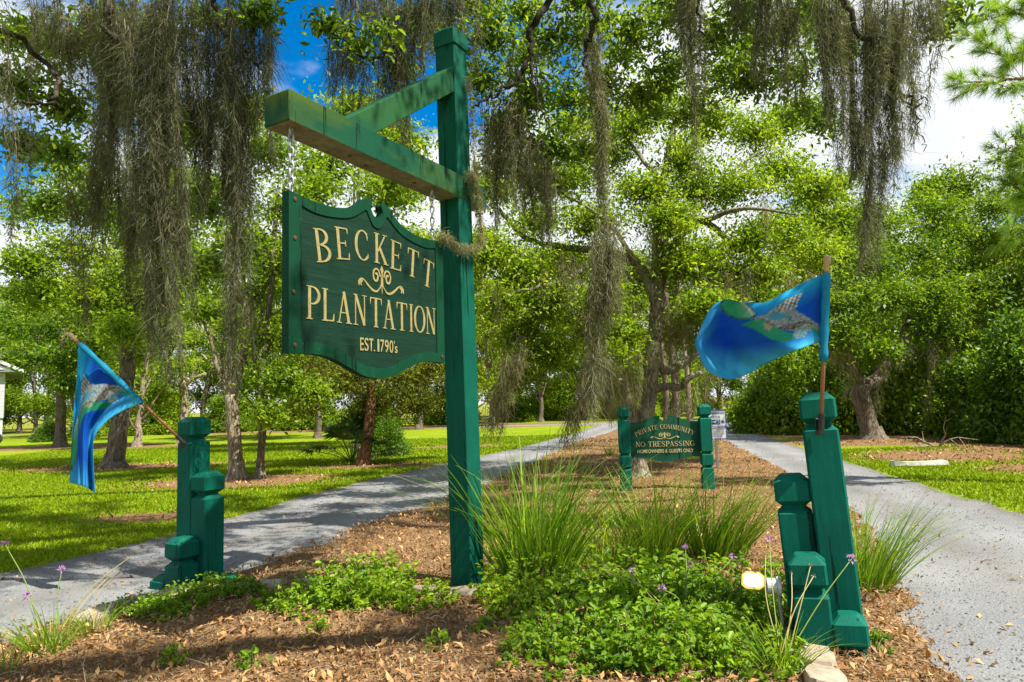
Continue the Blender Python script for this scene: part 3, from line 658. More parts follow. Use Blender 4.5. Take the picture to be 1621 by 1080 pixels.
def flourish(parent, cx, cz, sc, mat, y):
    st_ = []
    for sg in (-1, 1):
        st_.append(([(sg*p[0], p[1]) for p in spline([(.02, -.03), (.05, -.06), (.09, -.062), (.14, -.035), (.185, 0), (.215, .004), (.235, -.02), (.238, -.045)], 20)], list(np.interp(np.linspace(0, 1, 20), [0, .3, .6, .85, 1], [.006, .018, .008, .02, .006]))))
        st_.append(([(sg*p[0], p[1]) for p in spline([(.20, -.005), (.218, -.02), (.215, -.045)], 8)], [.012]*7+[.004]))
        th = np.linspace(0, 2*pi*1.35, 30); rr = np.linspace(.058, .014, 30)
        st_.append(([(sg*(.062-r*.72*cos(t)), .045+r*sin(t)*1.05) for t, r in zip(th, rr)], list(np.linspace(.011, .017, 30))))
        st_.append(([(sg*.006, .04), (sg*.008, -.01), (sg*.024, -.04)], [.010, .010, .006]))
    st_.append(([(0, -.075), (0, .02), (0, .075), (0, .095), (0, .125)], [.004, .016, .012, .036, .003]))
    o = obj('flourish', strokes_mesh('flourish', st_, lambda p: (p[0]*sc, p[1]*sc)), mat, parent); o.location = (cx, y, cz); return o
flourish(sign, .05, .385, 1.0, 'gold', YF)
for x, z in ((-.755, .79), (-.755, .55), (-.765, .22), (-.755, -.1), (.755, .79), (.76, -.1)):
    o = MB().lathe([(0, 0), (.013, 0), (.013, .006), (0, .009)], 8).build('bolt', 'rust', sign); o.rotation_euler = (pi/2, 0, 0); o.location = (x, -.026, z)

# -------- chains
def link_mesh(name, r=.0065, a=.016, b=.030):
    mb = MB(); n, k = 14, 6; rs = []
    for i in range(n):
        t = 2*pi*i/n; c_ = np.array([a*cos(t), 0, b*sin(t)]); d = unit(np.array([cos(t)/a, 0, sin(t)/b]))
        rs.append([c_+r*(cos(2*pi*j/k)*d+sin(2*pi*j/k)*np.array([0, 1, 0])) for j in range(k)])
    mb.rings(rs+[rs[0]], cap=False); return mb.mesh(name, True)
LM = link_mesh('chain_link')
def chain(x, z0, z1, label):
    e = empty('chain', POST_C+DV*x+np.array([0, 0, z0]), label, 'chain', 'chains holding the hanging sign'); e.rotation_euler = (0, 0, pi/2-A)
    n = int(round((z1-z0)/.047)); h = (z1-z0)/n
    for i in range(n):
        o = obj('link', LM, 'steel' if i < n-2 else 'rust', e); o.location = (0, 0, h*(i+.5)); o.rotation_euler = (0, 0, pi/2*(i % 2)+.3); 
chain(-1.86, 2.835, 3.25, 'rusty chain between the free end of the green beam and the sign')
chain(-.40, 2.835, 3.25, 'dark chain close beside the tall post above the sign')

# ------------------------------------------------------------------ STEPPED POST CLUSTERS
def stepped_post(parent, cx, cy, h, s=.2, stub=False, z0=-.2, groove2=False, name='post'):
    b = s/2; mb = MB()
    if h < .2:
        mb.rings([sq(b, z0, .01, cx, cy), sq(b, h-.05, .01, cx, cy), sq(b-.05, h, .01, cx, cy)])
        return mb.build(name, 'green', parent)
    zc = h-.20; rs = [sq(b, z0, .012, cx, cy)]
    if groove2:
        zz = .40; rs += [sq(b, zz-.03, .012, cx, cy), sq(b-.03, zz-.005, .012, cx, cy), sq(b-.03, zz+.005, .012, cx, cy), sq(b, zz+.03, .012, cx, cy)]
        zz = .62; rs += [sq(b, zz-.03, .012, cx, cy), sq(b-.03, zz-.005, .012, cx, cy), sq(b-.03, zz+.005, .012, cx, cy), sq(b, zz+.03, .012, cx, cy)]
    rs += [sq(b, zc-.035, .012, cx, cy), sq(b-.035, zc, .012, cx, cy), sq(b-.035, zc+.012, .012, cx, cy)]
    mb.rings(rs); o = mb.build(name, 'green', parent)
    mb = MB(); mb.rings([sq(b-.03, zc+.012, .012, cx, cy), sq(b+.004, zc+.045, .014, cx, cy), sq(b+.004, h-.045, .014, cx, cy), sq(b-.04, h, .012, cx, cy)]); mb.build('cap', 'green', o)
    return o
TL = np.array([-2.925, 6.10, 0])
lc = empty('post_cluster', TL, 'stepped cluster of green posts by the left drive holding the drooping flag', 'post cluster', 'stepped green entrance posts')
lc.rotation_euler = (0, 0, pi/2-A)     # local x = DV, local y = -NV
stepped_post(lc, 0, 0, 1.475); stepped_post(lc, 0, -.203, .99); stepped_post(lc, -.203, -.15, .45)
stepped_post(lc, 0, -.406, .12, name='stub_block'); stepped_post(lc, -.203, .055, .12, name='stub_block')
TR = np.array([1.97, 4.16, 0]); AR = radians(-22)
rc = empty('post_cluster', TR, 'stepped cluster of green posts by the right drive holding the waving flag', 'post cluster', 'stepped green entrance posts')
rc.rotation_euler = (0, -radians(3.0), AR)
# local -y faces the camera, local -x is the left neighbour
RC_AX = np.array([cos(AR), sin(AR), 0]); 
stepped_post(rc, 0, 0, 1.53); stepped_post(rc, -.203, .02, 1.03); stepped_post(rc, -.203+.03, -.183, .58); stepped_post(rc, .012, -.195, .25, .18)

# ------------------------------------------------------------------ FLAGS
def flag_dye(na, nb):
    """the printed cloth, laid out once on the flag's own rows and columns: blue sea ground with one plain green and grey sea creature"""
    g = coons(RIGHT_FLAG['top'], RIGHT_FLAG['bot'], RIGHT_FLAG['hoist'], RIGHT_FLAG['fly'], na, nb); X = (g[..., 0].ravel()-1090)*5.4; Y = (g[..., 1].ravel()-420)*5.4
    A, B_ = np.meshgrid(np.linspace(0, 1, na+1), np.linspace(0, 1, nb+1)); A = A.ravel(); B_ = B_.ravel(); r = np.random.default_rng(5); n = len(X)
    t = np.clip(B_*1.1-.1*np.sin(A*6), 0, 1)[:, None]; top = np.array([.025, .42, .68]); mid = np.array([.006, .10, .52]); low = np.array([.06, .46, .70])
    c = np.where(t < .35, top*(1-t/.35)+mid*(t/.35), np.where(t < .68, mid, mid*(1-(t-.68)/.32)+low*((t-.68)/.32))); w = (np.clip((A-.80)/.2, 0, 1)*.7)[:, None]; c = c*(1-w)+low*w
    sp = r.random(n)[:, None]; white = np.array([.58, .60, .55]); green = np.array([.03, .36, .19]); brown = np.array([.07, .05, .045]); teal = np.array([.07, .28, .36]); tan_ = np.array([.36, .32, .24])
    def put(poly, col): c[in_poly(X, Y, poly)] = (np.broadcast_to(col, (n, 3)))[in_poly(X, Y, poly)]
    put([(262, 330), (300, 285), (425, 290), (530, 350), (590, 425), (520, 465), (440, 465), (350, 440), (285, 385)], np.where(sp < .55, brown, green))
    put([(280, 330), (310, 298), (420, 302), (520, 360), (572, 420), (520, 448), (440, 448), (360, 430), (300, 380)], green+np.clip((X-400)/260, 0, .6)[:, None]*np.array([.35, .25, .3]))
    put([(430, 300), (470, 320), (560, 400), (545, 435), (500, 370)], np.where(sp < .15, brown, white))
    put([(540, 455), (660, 418), (760, 350), (900, 372), (1010, 440), (1112, 505), (1118, 560), (1000, 560), (900, 565), (760, 535), (650, 475)], np.where(sp < .25, tan_, np.where(sp < .5, teal, np.where(sp < .65, brown, white*.8))))
    put([(640, 440), (760, 395), (880, 440), (760, 470), (690, 460)], teal*1.1)
    put([(520, 460), (640, 452), (760, 530), (1000, 470), (1110, 520), (1000, 500), (880, 555), (740, 545), (620, 478)], np.where(sp < .6, brown, tan_))
    put([(445, 510), (540, 470), (640, 470), (760, 545), (900, 585), (920, 622), (820, 662), (700, 632), (560, 545)], green*(.7+.4*sp)+.0)
    put([(640, 490), (720, 520), (690, 560), (650, 540)], tan_)
    put([(735, 372), (830, 296), (980, 232), (935, 310), (922, 366), (830, 380)], np.where(((X*.03+Y*.012) % 1 < .3)[:, None] | ((Y*.034-X*.01) % 1 < .25)[:, None], brown, white))
    put([(890, 580), (950, 545), (1020, 560), (1000, 610), (930, 630), (895, 610)], np.where(sp < .4, white, teal*1.3))
    put([(1030, 545), (1070, 530), (1125, 580), (1125, 620), (1080, 575)], green)
    edge = (B_ < .018) | (B_ > .982) | (A > .985); c[edge] *= .8
    G_ = c.reshape(nb+1, na+1, 3)
    for _ in range(1):
        q = np.pad(G_, ((1, 1), (1, 1), (0, 0)), 'edge'); G_ = .4*G_+.15*(q[:-2, 1:-1]+q[2:, 1:-1]+q[1:-1, :-2]+q[1:-1, 2:])
    return G_.reshape(-1, 3)
RIGHT_FLAG = dict(top=[(1304, 434), (1275, 446), (1240, 464), (1213, 478), (1180, 479), (1152, 474), (1136, 478)], bot=[(1298, 541), (1275, 549), (1240, 563), (1205, 580), (1180, 594), (1160, 600), (1142, 598)],
    fly=[(1136, 478), (1122, 492), (1109, 520), (1101, 542), (1107, 562), (1119, 586), (1142, 598)], hoist=[(1304, 434), (1302, 470), (1300, 510), (1298, 541)])
def coons(top, bot, hoist, fly, na, nb):
    top, bot = spline(top, na+1), spline(bot, na+1); hoist, fly = spline(hoist, nb+1), spline(fly, nb+1)
    u = np.linspace(0, 1, na+1)[None, :, None]; v = np.linspace(0, 1, nb+1)[:, None, None]
    Lc = (1-v)*top[None]+v*bot[None]; Ld = (1-u)*hoist[:, None]+u*fly[:, None]
    Bc = (1-u)*(1-v)*top[0]+u*(1-v)*top[-1]+(1-u)*v*bot[0]+u*v*bot[-1]
    return Lc+Ld-Bc
def flag_mat():
    mt, t, n, l, b = nodes('flag_cloth'); a = n.new('ShaderNodeVertexColor'); a.layer_name = 'dye'; l.new(a.outputs[0], b.inputs['Base Color']); b.inputs['Roughness'].default_value = .8; b.inputs['Specular IOR Level'].default_value = .12
    w = noise(t, 260, 2, .5); bump(t, b, w.outputs['Fac'], .08, .002)
    tr = n.new('ShaderNodeBsdfTranslucent'); l.new(a.outputs[0], tr.inputs[0]); ms = n.new('ShaderNodeMixShader'); ms.inputs[0].default_value = .35
    l.new(b.outputs[0], ms.inputs[1]); l.new(tr.outputs[0], ms.inputs[2]); l.new(ms.outputs[0], n['Material Output'].inputs[0]); return mt
M['flag'] = flag_mat()
def cloth(name, grid, depthf, Y, parent, origin, na, nb):
    V = []; cols = flag_dye(na, nb)
    for j in range(nb+1):
        for i in range(na+1):
            a, b = i/na, j/nb; q = P(grid[j, i, 0], grid[j, i, 1], Y+depthf(a, b)); V.append(q-origin)
    F = [(j*(na+1)+i, j*(na+1)+i+1, (j+1)*(na+1)+i+1, (j+1)*(na+1)+i) for j in range(nb) for i in range(na)]
    me = np_mesh(name, V, F, smooth=True)
    ca = me.color_attributes.new('dye', 'FLOAT_COLOR', 'POINT'); ca.data.foreach_set('color', np.array([[*c, 1] for c in cols], np.float32).ravel())
    o = obj(name, me, 'flag', parent); sd = o.modifiers.new('thickness', 'SOLIDIFY'); sd.thickness = .0015; return o
def flag(label, base_px, base_Y, tip_px, tip_Y, sleeve, top, bot, fly, Y, depthf, hoist):
    base = P(*base_px, base_Y); tip = P(*tip_px, tip_Y); e = empty('flag', base, label, 'flag', 'blue flags on the entrance posts')
    d = unit(tip-base); Ln = np.linalg.norm(tip-base); z = np.zeros(3)
    MB().tube([-d*.03, d*(Ln-.06)], .0125, 10).build('flag_pole', 'pole_wood', e, True)
    prof = [(.0125, -.075), (.016, -.06), (.012, -.05), (.017, -.04), (.012, -.03), (.022, -.012), (.024, .004), (.017, .022), (.004, .03)]
    o = MB().lathe(prof, 14).build('finial', 'finial_wood', e, True); o.location = d*(Ln); o.rotation_euler = Vector(d).to_track_quat('Z', 'Y').to_euler()
    mb = MB(); mb.tube([-d*.05, d*.045], .018, 10); o = mb.build('bracket', 'black_metal', e)
    mb = MB(); mb.box((0, 0, 0), (.05, .012, .10), 0, .004); k = mb.build('bracket_plate', 'black_metal', e); k.location = (0, .03, -.03)
    g = coons(top, bot, hoist, fly, 170, 120)
    cloth('cloth', g, depthf, Y, e, base, 170, 120)
    s0 = P(*sleeve[0], tip_Y); s1 = P(*sleeve[1], (tip_Y+base_Y)/2 if False else Y)
    a0 = np.dot(s0-base, d); a1 = np.dot(s1-base, d)
    ts = np.linspace(a1, a0, 12); rr = .024+.003*np.sin(np.arange(12)*2.1)
    me = MB().tube([d*t for t in ts], list(rr), 12).mesh('sleeve', True)
    ca = me.color_attributes.new('dye', 'FLOAT_COLOR', 'POINT'); ca.data.foreach_set('color', np.tile(np.array([.02, .28, .46, 1], np.float32), len(me.vertices)))
    obj('sleeve', me, 'flag', e)
    return e
YR = 4.02
flag('bright blue sea flag waving to the left from the right post cluster', (1300, 668), YR+.02, (1309, 412), YR-.05, [(1308, 432), (1302, 572)],
     [(1304, 434), (1275, 446), (1240, 464), (1213, 478), (1180, 479), (1152, 474), (1136, 478)], [(1298, 541), (1275, 549), (1240, 563), (1205, 580), (1180, 594), (1160, 600), (1142, 598)],
     [(1136, 478), (1122, 492), (1109, 520), (1101, 542), (1107, 562), (1119, 586), (1142, 598)], YR,
     lambda a, b: (.07*math.sin(a*7.5+b*3.2)+.03*math.sin(a*13-b*4)+.008*math.sin(a*29+b*11)+.005*math.sin(a*47-b*23))*min(1, a*3)-.10*a*(1-b)*.6, [(1304, 434), (1302, 470), (1300, 510), (1298, 541)])
YL = 5.72
flag('blue sea flag drooping down from a slanted pole on the left post cluster', (286, 696), 5.86, (112, 531), YL-.12, [(123, 546), (226, 636)],
     [(124, 547), (121, 600), (117, 650), (113, 710), (110, 764)], [(225, 637), (195, 650), (168, 668), (149, 694), (148, 735), (151, 782)],
     [(110, 764), (130, 769), (144, 776), (151, 782)], YL,
     lambda a, b: .06*math.sin(b*9+a*1.5)*min(1, a*2.2)+.02*math.sin(b*17+2)*a+.006*math.sin(b*41+a*9), [(124, 547), (150, 570), (190, 606), (225, 637)])

# ------------------------------------------------------------------ PRIVATE COMMUNITY SIGN
pa, pb = np.array([1.80, 11.03, 0]), np.array([3.10, 10.90, 0])
ps = empty('community_sign', (pa+pb)/2, 'low green private community sign between two grooved posts', 'sign')
ang = atan2((pb-pa)[1], (pb-pa)[0]); ps.rotation_euler = (0, 0, ang); hw = np.linalg.norm(pb-pa)/2
for sx in (-1, 1): stepped_post(ps, sx*hw, 0, 1.40, .19, groove2=True)
qt = spline([(-.58, 1.13), (-.42, 1.14), (-.30, 1.175), (-.18, 1.22), (-.09, 1.235), (-.062, 1.222), (-.075, 1.205), (-.05, 1.17), (0, 1.155)], 26)
qb = spline([(-.58, .56), (-.40, .56), (-.24, .525), (-.10, .49), (0, .485)], 14)
lp = np.vstack([np.array([tuple(p) for p in qt]+[(-x, z) for x, z in qt[-2::-1]]), np.array([tuple(p) for p in qb]+[(-x, z) for x, z in qb[-2::-1]])[::-1]])
lp[:, 0] *= (hw-.092)/.58; flat_prism('board', lp, -.02, .02, 'green_field2' if 'green_field2' in M else 'green_brace', ps)
def line(txt, fn, h, total, wsc, parent, mat, y, name):
    """a line of serif capitals joined into one lettering part; fn(s) gives z and slope at s in -1..1"""
    ws = [(.34 if c == ' ' else glyph(c)[1]) for c in txt]; k = total/sum(ws); x = -total/2; st_ = []
    for c, w in zip(txt, ws):
        if c != ' ':
            g, W = glyph(c); cx = x+w*k/2; z, a = fn(cx/(total/2))
            for pts, wd in g:
                pp = [((p[0]-W/2)*k, p[1]*h) for p in pts]; st_.append(([(cx+p[0]*cos(a)-p[1]*sin(a), z+p[0]*sin(a)+p[1]*cos(a)) for p in pp], [q*(h+k)/2*.95 for q in wd]))
        x += w*k
    o = obj(name, strokes_mesh(name, st_, lambda p: p, .004), mat, parent); o.location = (0, y, 0); o['kind'] = 'stuff'; return o
line('PRIVATE COMMUNITY', lambda s: (1.02-.125*s*s, -s*.44), .075, .93, 1, ps, 'gold2', -.02, 'lettering')
line('NO TRESPASSING', lambda s: (.735, 0), .082, .95, 1, ps, 'gold2', -.02, 'lettering')
sans('HOMEOWNERS & GUESTS ONLY', ps, 0, .662, .058, .90, 'gold2', -.02, 'lettering', .004, .004)
fl = flourish(ps, 0, .895, .95, 'gold2', -.02); fl.scale = (1, 1, .6)

# ------------------------------------------------------------------ NEIGHBOURHOOD WATCH SIGN
nw = empty('watch_sign', G(1134, 745)+np.array([.03, 0, -.62]), 'small white and blue neighborhood watch sign on a thin grey pole', 'sign'); nw.rotation_euler = (0, 0, radians(-6))
MB().box((0, .02, .85), (.05, .03, 2.1), 0, .004).build('pole', 'steel', nw)
MB().box((0, 0, 1.56), (.46, .006, .60), 0, .0).build('panel', 'white_sign', nw)
for c_, s_ in (((0, -.006, 1.853), (.46, .006, .014)), ((0, -.006, 1.267), (.46, .006, .014)), ((-.223, -.006, 1.56), (.014, .006, .572)), ((.223, -.006, 1.56), (.014, .006, .572))):
    MB().box(c_, s_).build('border', 'blue_sign', nw)
sans('NEIGHBORHOOD', nw, 0, 1.795, .05, .40, 'blue_sign', -.003, 'lettering', .003, .02)
sans('WATCH', nw, 0, 1.715, .055, .20, 'blue_sign', -.003, 'lettering', .003, .02)
MB().box((0, -.005, 1.615), (.20, .004, .10)).build('emblem', 'blue_sign', nw)
MB().add([(-.09, -.010, 1.615), (.06, -.010, 1.578), (.085, -.010, 1.615), (.06, -.010, 1.652)], [(0, 1, 2, 3)]).build('eye', 'white_sign', nw)
o = MB().lathe([(0, 0), (.026, 0), (.026, .003), (0, .003)], 14).build('pupil', 'black_ink', nw); o.rotation_euler = (pi/2, 0, 0); o.location = (.045, -.012, 1.615)
for sx in (-1, 1):
    pts = [((.045 if i % 2 == 0 else .022)*cos(i*pi/6), (.045 if i % 2 == 0 else .022)*sin(i*pi/6)) for i in range(12)]
    MB().add([(sx*.155+p[0], -.006, 1.615+p[1]) for p in pts], [tuple(range(12))]).build('star', 'blue_sign', nw)
MB().box((0, -.005, 1.508), (.42, .004, .05)).build('band', 'blue_sign', nw)
sans('PROGRAM IN FORCE', nw, 0, 1.508, .034, .38, 'white_sign', -.007, 'lettering', .003, .02)
for i, t_ in enumerate(('WE IMMEDIATELY REPORT ALL', 'SUSPICIOUS PERSONS TO OUR', 'LAW ENFORCEMENT AGENCY', 'NEIGHBORS WATCH')):
    sans(t_, nw, -.02, 1.452-.043*i, .028, .38-.04*(i == 3)*2, 'grey_ink', -.003, 'lettering', .003, .025)

# ------------------------------------------------------------------ FLOODLIGHT
fq = P(1226, 928, 4.12); fl_ = empty('floodlight', (fq[0], fq[1], 0), 'small grey floodlight with a glowing lens beside the right post cluster', 'floodlight')
zq = fq[2]; fl_.rotation_euler = (0, 0, radians(-12))
o = MB().lathe([(0, -.035), (.05, -.035), (.056, -.03), (.056, -.012), (.047, -.008), (.047, .045), (.04, .05), (0, .05)], 20).build('junction_box', 'aluminium', fl_, False); o.location = (0, 0, zq); o.rotation_euler = (0, pi/2+.25, pi)
o.rotation_euler = (0, -pi/2+.0, 0)
MB().tube([(.02, 0, zq-.04), (.03, 0, zq-.2), (.035, 0, -.05)], .011, 8).build('conduit', 'steel', fl_)
MB().tube([(-.03, 0, zq), (-.07, 0, zq-.006), (-.09, -.01, zq+.012)], .012, 8).build('arm', 'aluminium', fl_)
hd = bpy.data.objects.new('lamp_head', MB().rings([[(x*w, y, z*h) for x, z in ((-1, -.6), (-.6, -1), (.6, -1), (1, -.6), (1, .6), (.6, 1), (-.6, 1), (-1, .6))] for y, w, h in ((.07, .03, .028), (.04, .045, .036), (0, .062, .052))]).mesh('lamp_head')); hd.data.materials.append(M['aluminium']); link(hd, fl_)
hd.location = (-.125, -.03, zq+.035); hd.rotation_euler = (radians(-38), 0, radians(-14))
g_ = MB().rings([[(x*w, y, z*h) for x, z in ((-1, -.6), (-.6, -1), (.6, -1), (1, -.6), (1, .6), (.6, 1), (-.6, 1), (-1, .6))] for y, w, h in ((0.002, .066, .056), (-.010, .064, .054))]).build('gasket', 'rim_yellow', hd)
MB().rings([[(x*w, y, z*h) for x, z in ((-1, -.6), (-.6, -1), (.6, -1), (1, -.6), (1, .6), (.6, 1), (-.6, 1), (-1, .6))] for y, w, h in ((-.008, .055, .045), (-.014, .052, .042))]).build('lens', 'lens', hd)

# ------------------------------------------------------------------ EDGING STONES
rng_s = np.random.default_rng(21)
def stone_row(label, path, wid, name='stone_edging'):
    e = empty(name, (path[0][0], path[0][1], 0), label, 'edging'); pts = spline([(p[0], p[1], 0) for p in path], 200)
    seg = np.concatenate([[0], np.cumsum(np.linalg.norm(np.diff(pts, axis=0), axis=1))]); x = 0
    while x < seg[-1]-.1:
        ln = rng_s.uniform(.22, .38); mid = x+ln/2; q = np.array([np.interp(mid, seg, pts[:, k]) for k in range(3)]); q2 = np.array([np.interp(mid+.05, seg, pts[:, k]) for k in range(3)])
        a = atan2(q2[1]-q[1], q2[0]-q[0])+rng_s.normal()*.08; n = 10; rs = []
        ox = rng_s.uniform(.85, 1.1, n)
        for z, k in ((-.02, .95), (.055, 1.0), (.075, .93)): rs.append([((ln/2-.008)*k*ox[i]*np.sign(cos(2*pi*i/n+.3))*abs(cos(2*pi*i/n+.3))**.55, wid/2*k*ox[i]*np.sign(sin(2*pi*i/n+.3))*abs(sin(2*pi*i/n+.3))**.55, z+rng_s.normal()*.004) for i in range(n)])
        o = MB().rings(rs).build('stone', 'stone', e); o.location = (q[0]-path[0][0], q[1]-path[0][1], .015+rng_s.uniform(-.01, .015)); o.rotation_euler = (rng_s.normal()*.05, rng_s.normal()*.05, a)
        x += ln+.012
stone_row('row of flat tan edging stones along the left side of the bed', [G(120, 1003)[:2], G(200, 972)[:2], G(300, 950)[:2], G(430, 937)[:2], G(560, 936)[:2], G(700, 950)[:2], G(790, 947)[:2]], .17)
stone_row('short row of tan edging stones before the right post cluster', [G(1255, 1000)[:2], G(1285, 1035)[:2], G(1300, 1075)[:2], G(1310, 1110)[:2]], .2)

# ------------------------------------------------------------------ TREES
def clusters(rng, blobs, per_blob, leaf_n, leaf_size, sig, shell=.55):
    """leaf positions along leafy branchlets that spray out through irregular blobs. blobs: (centre, (rx, ry, rz), weight)"""
    C = []; O = []; T = []; S_ = []
    for c, r, w in blobs:
        k = max(2, int(per_blob*w*.8)); r = np.asarray(r); c = np.asarray(c)
        d = unit(rng.normal(size=(k, 3))*np.array([1, 1, .75])+np.array([0, 0, .12]))
        st = c+unit(rng.normal(size=(k, 3)))*r*.35*rng.random((k, 1)); en = c+d*r*rng.uniform(.55, 1.25, (k, 1)); T.append((st, en))
        m_ = rng.integers(int(leaf_n*.5), int(leaf_n*1.3)+1, k); rep = np.repeat(np.arange(k), m_); t = rng.random(len(rep))**.75
        droop = np.zeros((len(rep), 3)); droop[:, 2] = -.12*r[2]*t*t
        wd = sig*rng.uniform(.55, 1.2, k)[rep]*(.55+.9*t)*np.where(rng.random(len(rep)) < .15, 1.9, 1)
        C.append(st[rep]+(en-st)[rep]*t[:, None]+droop+rng.normal(size=(len(rep), 3))*wd[:, None]*np.array([1, 1, .6])); O.append(unit(d[rep]+rng.normal(size=(len(rep), 3))*.5))
        S_.append(np.clip(rng.normal(.46, .22, k)[rep]+rng.normal(0, .17, len(rep)), 0, 1))
    return np.vstack(C), np.vstack(O), np.concatenate(S_), T
def foliage_mesh(name, rng, blobs, per_blob, leaf_n, leaf_size, sig, shell=.55, aspect=.45, hi=False):
    C, O, rnd, T = clusters(rng, blobs, per_blob, leaf_n, leaf_size, sig, shell)
    if hi:
        V, F = leaves6(rng, C, leaf_size, aspect, O); return np_mesh(name, V, F, np.repeat(rnd, 2)), T
    V, F = leaves(rng, C, leaf_size, aspect, O); return np_mesh(name, V, F, rnd), T
def limb(mb, rng, pts, r0, r1, sides=7, n=10, wob=.03):
    q = spline(pts, n); 
    if n > 2: q[1:-1] += rng.normal(size=(n-2, 3))*wob
    mb.tube(q, list(np.linspace(r0, r1, n)), sides); return q
def twigs(mb, rng, T, r=.012, every=3, sag=.1):
    for c, q in T:
        for a, p in zip(c[::every], q[::every]):
            m_ = (a+p)/2+rng.normal(size=3)*sag*np.linalg.norm(p-a)*.6; mb.tube([a, m_, p], [r, r*.7, r*.35], 3, False)

def rand_tree(seed, h, r, crown_w, base_frac=.3, nblob=11, per=34, ln=16, ls=.16, sig=.3, fork=.3, mat='leaf_mid', barkm='bark'):
    """variant meshes with the base at the origin"""
    rng = np.random.default_rng(seed); mb = MB(); blobs = []
    top = np.array([rng.normal()*.05*h, rng.normal()*.05*h, h*.86]); mid = np.array([rng.normal()*.03*h, rng.normal()*.03*h, h*.45])
    q = limb(mb, rng, [(0, 0, -.2), (rng.normal()*.05, rng.normal()*.05, h*.15), mid, top], r, r*.2, 9, 14, .02*h/10)
    mb.tube([(0, 0, -.15), (0, 0, .05), (0, 0, .35)], [r*1.7, r*1.35, r*.98], 9, False)
    for i in range(nblob):
        t = base_frac+(1-base_frac)*(i+.5)/nblob; a = i*2.4+rng.normal()*.4
        prof = math.sin(min(1, (t-base_frac)/(1-base_frac)*.85+.18)*pi)**.7
        R = crown_w*prof*rng.uniform(.5, .95); z = h*(t*.92+.04); c = np.array([cos(a)*R, sin(a)*R, z]); br = crown_w*rng.uniform(.30, .5)
        blobs.append((c, (br, br, br*.72), rng.uniform(.8, 1.2)))
        s_ = q[min(13, max(2, int(t*.8*13)))]; limb(mb, rng, [s_, (s_+c)/2+np.array([0, 0, -.05*h*.3]), c], r*.32, r*.07, 5, 6, .05)
    blobs.append((np.array([top[0], top[1], h*.9]), (crown_w*.4, crown_w*.4, h*.1), 1))
    me, T = foliage_mesh('crown', rng, blobs, per, ln, ls, sig)
    twigs(mb, rng, T, r*.07, 5)
    me.materials.append(M[mat]); tm = mb.mesh('trunk', True); tm.materials.append(M[barkm])
    return tm, me
def tree(name, label, loc, tm, cm, s=1.0, rz=0.0, group=None, cat='tree', sz=None):
    e = empty(name, loc, label, cat, group); e.rotation_euler = (0, 0, rz); e.scale = (s, s, sz or s)
    obj('trunk', tm, None, e); obj('crown', cm, None, e); return e
VAR = [rand_tree(101, 12, .20, 3.0, .30, 12, 62, 40, .19, .27, mat='leaf_bright'), rand_tree(102, 13, .22, 3.2, .22, 13, 62, 40, .20, .28, mat='leaf_mid'),
       rand_tree(103, 14, .22, 3.1, .15, 14, 62, 40, .21, .3, mat='leaf_bright', barkm='bark_pale'), rand_tree(104, 13, .2, 3.4, .08, 14, 66, 40, .22, .3, mat='leaf_mid'),
       rand_tree(105, 12, .2, 3.6, .05, 14, 66, 40, .22, .3, mat='leaf_dark')]
rng = np.random.default_rng(55)
W1 = 'trees of the far wood behind the lawn'
# far wood: rows that close the horizon
k_ = 0
for row, (yy, step, x0, x1, sc) in enumerate(((62, 4.6, -62, 62, 1.05), (76, 5.2, -72, 74, 1.25))):
    x = x0
    while x < x1:
        v = VAR[(k_*2+row) % 5] if rng.random() < .75 else VAR[3]
        y = yy+rng.normal()*2.5+abs(x)*.03-(8 if x > 22 else 0)
        s_ = sc*rng.uniform(.85, 1.2)*(1.12 if x < -12 else 1.0)
        ds = ('slim bright green', 'tall mid green', 'pale trunked bright', 'bushy mid green', 'bushy dark green')[[q_ is v for q_ in VAR].index(True)]
        px_ = 810+FPX*x/y; reg = [r_ for lim, r_ in ((-200, 'beyond the left edge'), (70, 'behind the white house'), (190, 'behind the drooping flag'), (330, 'behind the left post cluster'), (440, 'behind the forked tree'), (560, 'behind the left half of the big sign'), (700, 'behind the right half of the big sign'), (800, 'just right of the tall post'), (920, 'behind the pale drooping moss clump'), (1030, 'behind the live oak trunk'), (1120, 'behind the community sign'), (1200, 'behind the watch sign'), (1290, 'behind the waving flag'), (1400, 'behind the leaning oak'), (1500, 'behind the right hand thicket'), (9999, 'near the right edge')) if px_ < lim][0]
        tree('wood_tree', '%s tree, %s wood row, %s' % (ds, 'nearer' if row == 0 else 'farther', reg), (x, y, 0), *v, s_, rng.uniform(0, 6.28), W1); k_ += 1
        x += step*rng.uniform(.75, 1.25)
